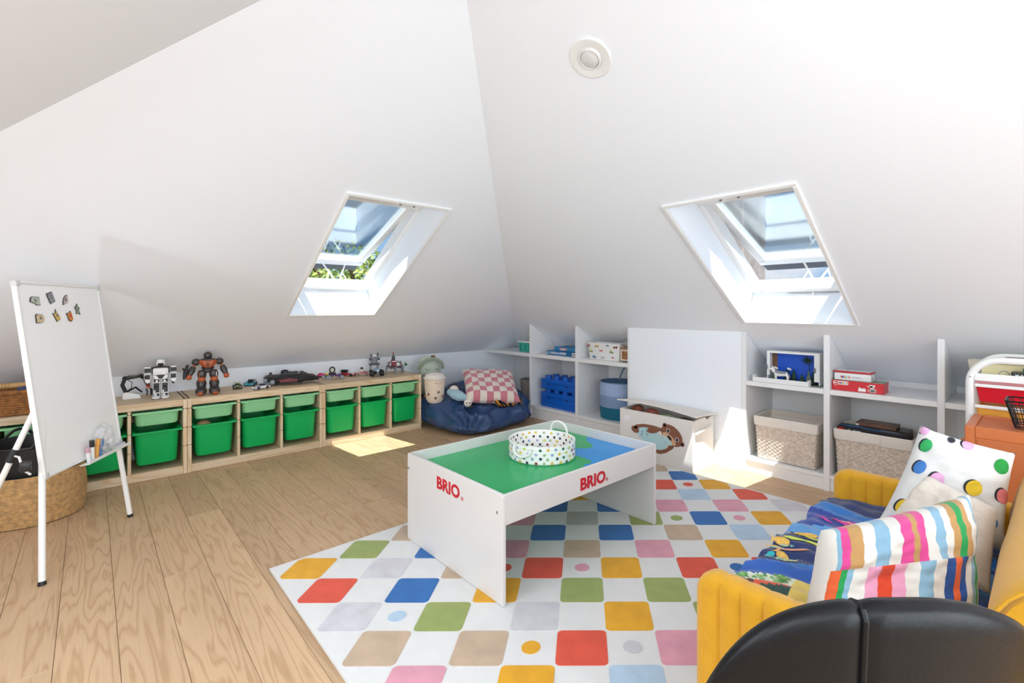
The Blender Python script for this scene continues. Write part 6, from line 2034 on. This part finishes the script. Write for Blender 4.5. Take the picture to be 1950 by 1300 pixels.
def qcol(x, y):
    d = x + .6
    t_ = y - (.55 if y < 1.80 else (.30 if y < 1.95 else -.25)) * d
    if t_ > 2.185: return 0
    if t_ > 2.095: return 1
    if t_ > 1.925: return 9
    if t_ > 1.815: return 3
    if t_ > 1.555: return 0 if d < .125 + .1 * math.sin(9 * t_) else 3
    if t_ > 1.515: return 1
    if t_ > 1.425: return 2
    if t_ > 1.375: return 4 if d < .12 else 7
    if d > .13 and t_ > 1.30: return 7 if d < .20 else 6
    k = NOI(Vector((x * 13, y * 13, 9)))
    if t_ < 1.355 and k > .12: return 6
    if k < -.30: return 8
    return 5


q = B(qu)
nx, ny = 60, 130
G = []
for i in range(nx + 9):
    row = []
    for j in range(ny + 1):
        y = 1.232 + (2.288 - 1.232) * j / ny
        if i <= 8:
            a = i / 8
            x, z = -.618 - .006 * math.sin(a * 3), qz(-.612, y) - .01 - .105 * (1 - a)
            x -= .008 * math.sin(y * 40)
        else:
            x = -.612 + .50 * (i - 8) / nx
            z = qz(x, y) - .012 * max(0, 1 - (x + .612) / .03) ** 2
        row.append(q.v((x, y, z)))
    G.append(row)
for i in range(nx + 8):
    for j in range(ny):
        c = sum((v.co for v in (G[i][j], G[i + 1][j + 1])), Vector()) / 2
        wpt = c + Vector(qu.location)
        q.mi = qcol(wpt.x, wpt.y)
        q.f([G[i][j], G[i + 1][j], G[i + 1][j + 1], G[i][j + 1]])
q.build('patchwork', QM, qu, angle=1.2)


def applique(name, pts, m, lift=.004):
    """fabric shape stitched on the quilt; follows its folds"""
    from mathutils.geometry import tessellate_polygon
    q = B(qu)
    dense = []
    for i in range(len(pts)):
        a, b = Vector(pts[i]), Vector(pts[(i + 1) % len(pts)])
        for k in range(3): dense.append(a.lerp(b, k / 3))
    vs, es, fs, *_ = delaunay_2d_cdt(dense + [sum(dense, Vector((0, 0))) / len(dense)], [(i, (i + 1) % len(dense)) for i in range(len(dense))], [], 1, 1e-6)
    V = [q.v((p.x, p.y, qz(p.x, p.y) + lift)) for p in vs]
    for f in fs: q.f([V[i] for i in f])
    q.bm.normal_update()
    return q.build(name, m, qu, angle=1.2)


def fish(cx, cy, L_, H_, ang, tail=True):
    pts = []
    for i in range(12):
        a = 2 * PI * i / 12
        x, y = L_ * .5 * math.cos(a), H_ * .5 * math.sin(a)
        pts.append((x, y))
    if tail:
        pts[6:7] = [(-L_ * .5, .002), (-L_ * .72, H_ * .5), (-L_ * .66, 0), (-L_ * .72, -H_ * .5), (-L_ * .5, -.002)]
    c, s_ = math.cos(ang), math.sin(ang)
    return [(cx + x * c - y * s_, cy + x * s_ + y * c) for x, y in pts]


LIM = mat('applique_lime', '#d3dd5a', .85, bump=.3)
GLD = mat('applique_gold', '#e3b75a', .85, var=.25, vscale=90, bump=.3)
PNK = mat('applique_salmon', '#d99a86', .85, bump=.3)
MAG = mat('applique_magenta', '#d3459c', .85, bump=.3)
CRM = mat('applique_cream', '#efe39b', .85, bump=.3)
applique('applique_fish', fish(-.548, 1.752, .11, .034, .45 + PI), LIM)
applique('applique_fish', fish(-.530, 1.800, .055, .022, .35), LIM)
applique('applique_fish', fish(-.556, 1.818, .075, .030, .5), GLD)
applique('applique_fish', fish(-.536, 1.672, .085, .026, .55), PNK)
applique('applique_fish', fish(-.586, 1.692, .045, .032, .3), GLD)
applique('applique_fish', fish(-.560, 1.622, .045, .030, -.6), GLD)
applique('applique_fish', fish(-.590, 1.655, .04, .02, .4), GLD)
applique('applique_fish', fish(-.535, 1.598, .05, .016, .5), CRM)
applique('applique_fish', fish(-.592, 1.612, .03, .02, 1.2), mat('applique_turquoise', '#2fb0b8', .85))
applique('applique_ray', [(-.575, 2.046), (-.50, 2.022), (-.45, 1.985), (-.44, 1.962), (-.49, 1.985), (-.54, 2.022)], MAG)
applique('applique_ray', [(-.595, 2.022), (-.54, 2.000), (-.515, 1.985), (-.545, 1.993)], MAG)
applique('applique_ray', [(-.53, 2.040), (-.47, 2.020), (-.40, 1.99), (-.36, 2.00), (-.40, 2.045), (-.48, 2.055)], CRM, .003)
applique('applique_ray', [(-.495, 2.056), (-.47, 2.052), (-.42, 1.998), (-.437, 1.996)], MAG, .005)
rnd = random.Random(12)
q = B(qu)
for row, (xa, ya, xb, yb) in enumerate(((-.60, 1.715, -.53, 1.735), (-.585, 1.675, -.55, 1.69), (-.60, 1.640, -.57, 1.66), (-.598, 1.582, -.50, 1.628), (-.59, 1.566, -.52, 1.600), (-.57, 1.600, -.545, 1.610))):
    nn = 14
    for k in range(nn):
        f = k / nn
        x, y = xa + (xb - xa) * f, ya + (yb - ya) * f
        h = rnd.choice((.006, .008))
        if rnd.random() < .12: continue
        pts = [(x, y), (x - .003, y + h), (x + .003, y + h * .5)]
        q.tube([(a, b, qz(a, b) + .0045) for a, b in (pts if rnd.random() < .6 else pts[:2])], .0009, 4)
q.build('stitched_lettering', mat('pale_teal_thread', '#9fd6cf', .7), qu, kind='stuff')
q = B(qu)
for k in range(34):
    x = rnd.uniform(-.60, -.49)
    y = 1.40 + .55 * (x + .6) + rnd.uniform(-.018, .018)
    q.mi = k % 2
    for j in range(3):
        a = 2.1 * j
        q.ball((x + .004 * math.cos(a), y + .004 * math.sin(a), qz(x, y) + .003), (.0035, .0035, .0012), 6, 4)
q.build('floral_sprigs', [mat('sprig_green', '#5f9a4f', .8), mat('sprig_leaf', '#8fbf7a', .8)], qu, kind='stuff')


# ---------------------------------------------------------------- scatter cushions


def patch_cushion(corners, th_, pinch=.07, seed=0, wr=.010, power=.45):
    LB, RB, LT, RT = [Vector(c) for c in corners]
    nn = ((RB - LB) + (RT - LT)).cross((LT - LB) + (RT - RB)).normalized()

    def fn(u, v, s):
        a, b = 2 * u - 1, 2 * v - 1
        e_ = (max(0, 1 - a ** 4) * max(0, 1 - b ** 4)) ** power
        uu = .5 + a * .5 * (1 - pinch * (1 - abs(b) ** 2.2) * abs(a) ** 3)
        vv = .5 + b * .5 * (1 - pinch * (1 - abs(a) ** 2.2) * abs(b) ** 3)
        p = LB * (1 - uu) * (1 - vv) + RB * uu * (1 - vv) + LT * (1 - uu) * vv + RT * uu * vv
        w = NOI(Vector((a * 2 + seed, b * 2, s * 2))) * wr + NOI(Vector((a * 5 + seed, b * 7, s * 2))) * wr * .5
        return p + nn * (s * th_ * e_ + w * e_)
    return fn, nn


STR = {'W': '#dfdbd3', 'S': '#89b1c8', 'M': '#d9468f', 'T': '#bd9158', 'G': '#1f9a4e', 'N': '#1c4c94', 'O': '#e0602b', 'P': '#e29cb8', 'R': '#d8431f'}
SK_ = list(STR)
SMt = [mat('stripe_' + {'W': 'ivory', 'S': 'dusty_blue', 'M': 'magenta', 'T': 'camel', 'G': 'green', 'N': 'navy', 'O': 'tangerine', 'P': 'rose', 'R': 'vermilion'}[k], STR[k], .85, bump=.25, bscale=420, sheen=.2) for k in SK_]
ROWT = 'W.05 S.025 M.045 T.08 W.075 S.08 W.085 M.07 T.05 M.055 W.06 S.05 W.045 T.045 G.045 T.045 W.05 S.04 W.05'
ROWM = 'W.03 O.06 G.03 S.04 W.085 P.085 R.085 P.085 W.075 S.085 W.085 N.06 O.045 N.05 W.04 S.04 G.03 W.03 P.04'
ROWB = 'W.03 M.07 T.04 O.05 N.10 W.09 S.09 W.08 M.05 W.05 G.08 T.05 S.05 W.05 O.05 N.05 W.05 S.05'


def rowcol(row, u):
    it = [(s_[0], float(s_[1:])) for s_ in row.split()]
    tot = sum(b for _, b in it)
    u = u * tot
    for k, w_ in it:
        if u < w_: return SK_.index(k)
        u -= w_
    return 0


sc = thing('striped_cushion', 'white cushion with bold multicoloured stripes at the near end of the sofa', 'cushion', (-.25, 1.45, .40))
fn, nn = patch_cushion([(-.395, 1.268, .395), (-.115, 1.47, .405), (-.385, 1.372, .605), (-.150, 1.735, .672)], .085, .05, 3, .016)
q = B(sc)
cushion_mesh(q, fn, 96, lambda u, v, s: rowcol(ROWT if v > .56 else (ROWM if v > .24 else ROWB), u))
q.build('cover', SMt, sc, angle=1.3)
kc = thing('knitted_cushion', 'cream knitted cushion squashed between the spotted and striped cushions', 'cushion', (-.22, 1.85, .42))
fn, nn = patch_cushion([(-.375, 1.83, .43), (-.105, 1.70, .44), (-.255, 1.955, .640), (-.105, 1.90, .600)], .055, .05, 8, .012)
q = B(kc)
cushion_mesh(q, fn, 40, lambda u, v, s: 0)
q.build('cover', mat('cream_knit', '#e4dace', .95, bump=1.0, bscale=300, sheen=.3), kc, angle=1.3)
pc = thing('spotted_cushion', 'white cushion with coloured spots at the far end of the sofa', 'cushion', (-.22, 2.10, .42))
fn, nn = patch_cushion([(-.405, 2.03, .415), (-.095, 2.06, .430), (-.305, 2.160, .755), (-.080, 2.225, .695)], .080, .07, 5, .014)
q = B(pc)
cushion_mesh(q, fn, 44, lambda u, v, s: 0)
q.build('cover', mat('white_cotton', '#e0dfdd', .85, bump=.2, bscale=420, sheen=.2), pc, angle=1.3)
DC = {'green': '#2fa55c', 'blue': '#3f78bf', 'pink': '#dfa9cf', 'yellow': '#e2bd2c', 'dark': '#2d3038', 'leaf': '#1f8f3a', 'rose': '#e07f80', 'mint': '#a8d6c0'}


def spot(u, v, r, c, crescent=True):
    q = B(pc)
    for k, (du, dv, m) in enumerate(((-.022, .006, 'dark'), (.0, .0, c))):  # dark crescent printed behind each coloured spot
        if k == 0 and not crescent: continue
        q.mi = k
        rows = []
        for ri in range(1, 6):
            rr = r * ri / 5
            rows.append([q.v(fn(min(.99, max(.01, u + du + rr * math.cos(a))), min(.99, max(.01, v + dv + rr * 1.05 * math.sin(a))), SIDE) + nn * SIDE * (.0014 + .0010 * k)) for a in [2 * PI * i / 20 for i in range(20)]])
        q.f(rows[0])
        for ra, rb in zip(rows, rows[1:]):
            for i in range(20): q.f([ra[i], ra[(i + 1) % 20], rb[(i + 1) % 20], rb[i]])
    q.build('spot', [mat('spot_crescent', DC['dark'], .85), mat('cushion_spot_' + c, DC[c], .85)], pc, angle=1.5)


SIDE = 1 if nn.y < 0 else -1
for a in ((.13, .80, .062, 'green'), (.15, .58, .062, 'blue'), (.34, .50, .066, 'pink'), (.14, .20, .06, 'yellow'), (.52, .93, .06, 'pink'), (.86, .78, .075, 'leaf', False), (.66, .50, .07, 'yellow'), (.93, .50, .07, 'rose'), (.06, .95, .05, 'pink'), (.35, .93, .04, 'dark', False), (.30, .12, .06, 'mint'), (.6, .18, .065, 'green'), (.85, .22, .06, 'blue')):
    spot(*a)

# ---------------------------------------------------------------- black leather tub chair close to the camera
LEA = mat('black_leather', '#0c0d10', .36, bump=.08, bscale=160, spec=.28)
cr = thing('tub_chair', 'black leather tub chair seen from behind at the bottom edge', 'chair', (-.285, .871, 0), 0)
fwd, rgt = Vector((-.75, .6615, 0)), Vector((.6615, .75, 0))
CCN = fwd * .790 + rgt * .465                      # centre of the seat
TURN = math.radians(-8)
ZR = .800


def shell(phi, w, off=0.0):
    """phi: angle round the shell from the seam; w: 0 seat .. 1 rim"""
    b_ = phi + TURN
    e_ = math.degrees(b_) - 2
    drop = .140 * (abs(e_) / 42) ** 3 if e_ < 0 else .079 * (e_ / 38) ** 2
    top = max(.475, ZR - drop)
    z = .42 + (top - .42) * w
    g = (z - .42) / (ZR - .42)
    r = .82 + .18 * g ** .7
    rx, ry = .350 * r + off, .232 * r + off
    crease = .006 * math.exp(-(phi / .03) ** 2) * min(1, w * 2)
    k = 1 - crease / .3
    if w > .95: z -= crease * 1.0
    p = CCN + rgt * (math.sin(b_) * rx * k) - fwd * (math.cos(b_) * ry * k)
    return Vector((p.x, p.y, z))


q = B(cr)
N_P = 100
outer = [[shell(-.95 + 2.2 * i / N_P, j / 14) for j in range(15)] for i in range(N_P + 1)]
inner = [[shell(-.95 + 2.2 * i / N_P, j / 14, -.030) for j in range(15)] for i in range(N_P + 1)]
loops = []
for i in range(N_P + 1):
    o, n_ = outer[i], inner[i]
    t_, s_ = o[-1], n_[-1]
    mid = (t_ + s_) / 2 + Vector((0, 0, .012))
    loops.append(o[:-1] + [t_, t_.lerp(mid, .6) + Vector((0, 0, .005)), mid, s_.lerp(mid, .6) + Vector((0, 0, .004)), s_] + n_[:-1][::-1])
q.loft(loops)
q.build('shell', LEA, cr, angle=1.2)
B(cr).tube([shell(0, w / 16, .0015) for w in range(3, 17)] + [shell(0, 1, -.004) + Vector((0, 0, .009)), shell(0, 1, -.015) + Vector((0, 0, .011)), shell(0, 1, -.028) + Vector((0, 0, .006))], .0042, 8).build('seam_piping', LEA, cr)
q = B(cr)
P_ = [CCN + rgt * (.02 + .20 * math.cos(2 * PI * i / 40)) + fwd * (.150 * math.sin(2 * PI * i / 40) + .0) for i in range(40)]
q.loft([[Vector((p.x, p.y, z)) for p in P_] for z in (.38, .415, .424)])
q.build('seat', LEA, cr)
for sx_ in (-1, 1):
    for sf in (-1, 1):
        b_ = CCN + rgt * .15 * sx_ + fwd * .10 * sf
        g_ = CCN + rgt * .20 * sx_ + fwd * .14 * sf
        B(cr).cyl((g_.x, g_.y, .0115 if (g_.y > .59 and g_.x < -.28) else .0005), (b_.x, b_.y, .39), .011, .016, 12).build('leg', mat('dark_wood_leg', '#3a2a20', .5), cr)

# ---------------------------------------------------------------- outside the roof windows
LEAF = bpy.data.materials.new('garden_leaf')
LEAF.use_nodes = True
_b = LEAF.node_tree.nodes['Principled BSDF']
_b.inputs['Roughness'].default_value = .6
_oi = LEAF.node_tree.nodes.new('ShaderNodeTexCoord')
_nz = LEAF.node_tree.nodes.new('ShaderNodeTexNoise')
_nz.inputs['Scale'].default_value = 2.2
_rp = LEAF.node_tree.nodes.new('ShaderNodeValToRGB')
_rp.color_ramp.elements[0].position = .35
_rp.color_ramp.elements[0].color = (*lin('#5d7a2c'), 1)
_rp.color_ramp.elements[1].position = .65
_rp.color_ramp.elements[1].color = (*lin('#a9b35a'), 1)
LEAF.node_tree.links.new(_oi.outputs['Object'], _nz.inputs['Vector'])
LEAF.node_tree.links.new(_nz.outputs['Fac'], _rp.inputs['Fac'])
LEAF.node_tree.links.new(_rp.outputs['Color'], _b.inputs['Base Color'])
tc_ = Vector((-9.6, 4.5, .35))
te = thing('garden_tree', 'leafy green tree outside the roof window over the bins', 'tree', (tc_.x, tc_.y, -5))
rnd = random.Random(21)
q = B(te)
for i in range(30000):
    d = Vector((rnd.gauss(0, 1), rnd.gauss(0, 1), rnd.gauss(0, 1))).normalized()
    lump = 1 + .22 * NOI(d * 2.4) + .10 * NOI(d * 6)
    p = tc_ + Vector((d.x * 2.6, d.y * 2.6, d.z * 2.0)) * lump * (rnd.random() ** .25)
    n_ = Vector((rnd.gauss(0, 1), rnd.gauss(0, 1), rnd.gauss(0, 1))).normalized()
    a = n_.orthogonal().normalized()
    b = n_.cross(a)
    s_ = rnd.uniform(.035, .065)
    q.f([q.v(p - a * s_), q.v(p + b * s_ * .5), q.v(p + a * s_), q.v(p - b * s_ * .5)])
q.build('foliage', LEAF, te, kind='stuff', fix=False, angle=.1)
BARK = mat('tree_bark', '#6a5644', .9, var=.3, bump=.6, bscale=12)
B(te).tube([(tc_.x, tc_.y, -5), (tc_.x + .1, tc_.y, -2.5), (tc_.x, tc_.y + .1, -.5), (tc_.x, tc_.y, 1.2)], [.28, .22, .16, .06], 10).build('trunk', BARK, te)
for i in range(9):
    a = i * .7
    d = Vector((math.cos(a), math.sin(a), .75 + .2 * math.sin(3 * a)))
    s_ = tc_ + Vector((0, 0, -.9 + .15 * i))
    B(te).tube([s_, s_ + d * .9, s_ + d * 1.5 + Vector((0, 0, .3)), s_ + d * 2.1 + Vector((.1, 0, .35))], [.09, .06, .04, .012], 7).build('branch', BARK, te)
ck = thing('roof_chimney', 'rough grey brown chimney outside the window over the shelves', 'chimney', (-3.1, 6.3, 0))
STU = mat('weathered_render', '#9b8f86', .9, var=.3, vscale=6, bump=.8, bscale=25)
B(ck).box(-3.70, -2.595, 6.2, 6.9, -1.5, 4.4, .02).build('stack', STU, ck)
B(ck).box(-3.78, -2.54, 6.13, 6.97, 4.4, 4.55, .02).build('chimney_cap', STU, ck)
for x in (-3.4, -2.9):
    B(ck).lathe([(.13, 0), (.11, .05), (.10, .45), (.125, .48), (.12, .52), (.08, .52)], (x, 6.55, 4.55), 16).build('chimney_pot', mat('clay_pot', '#a9694c', .8), ck)
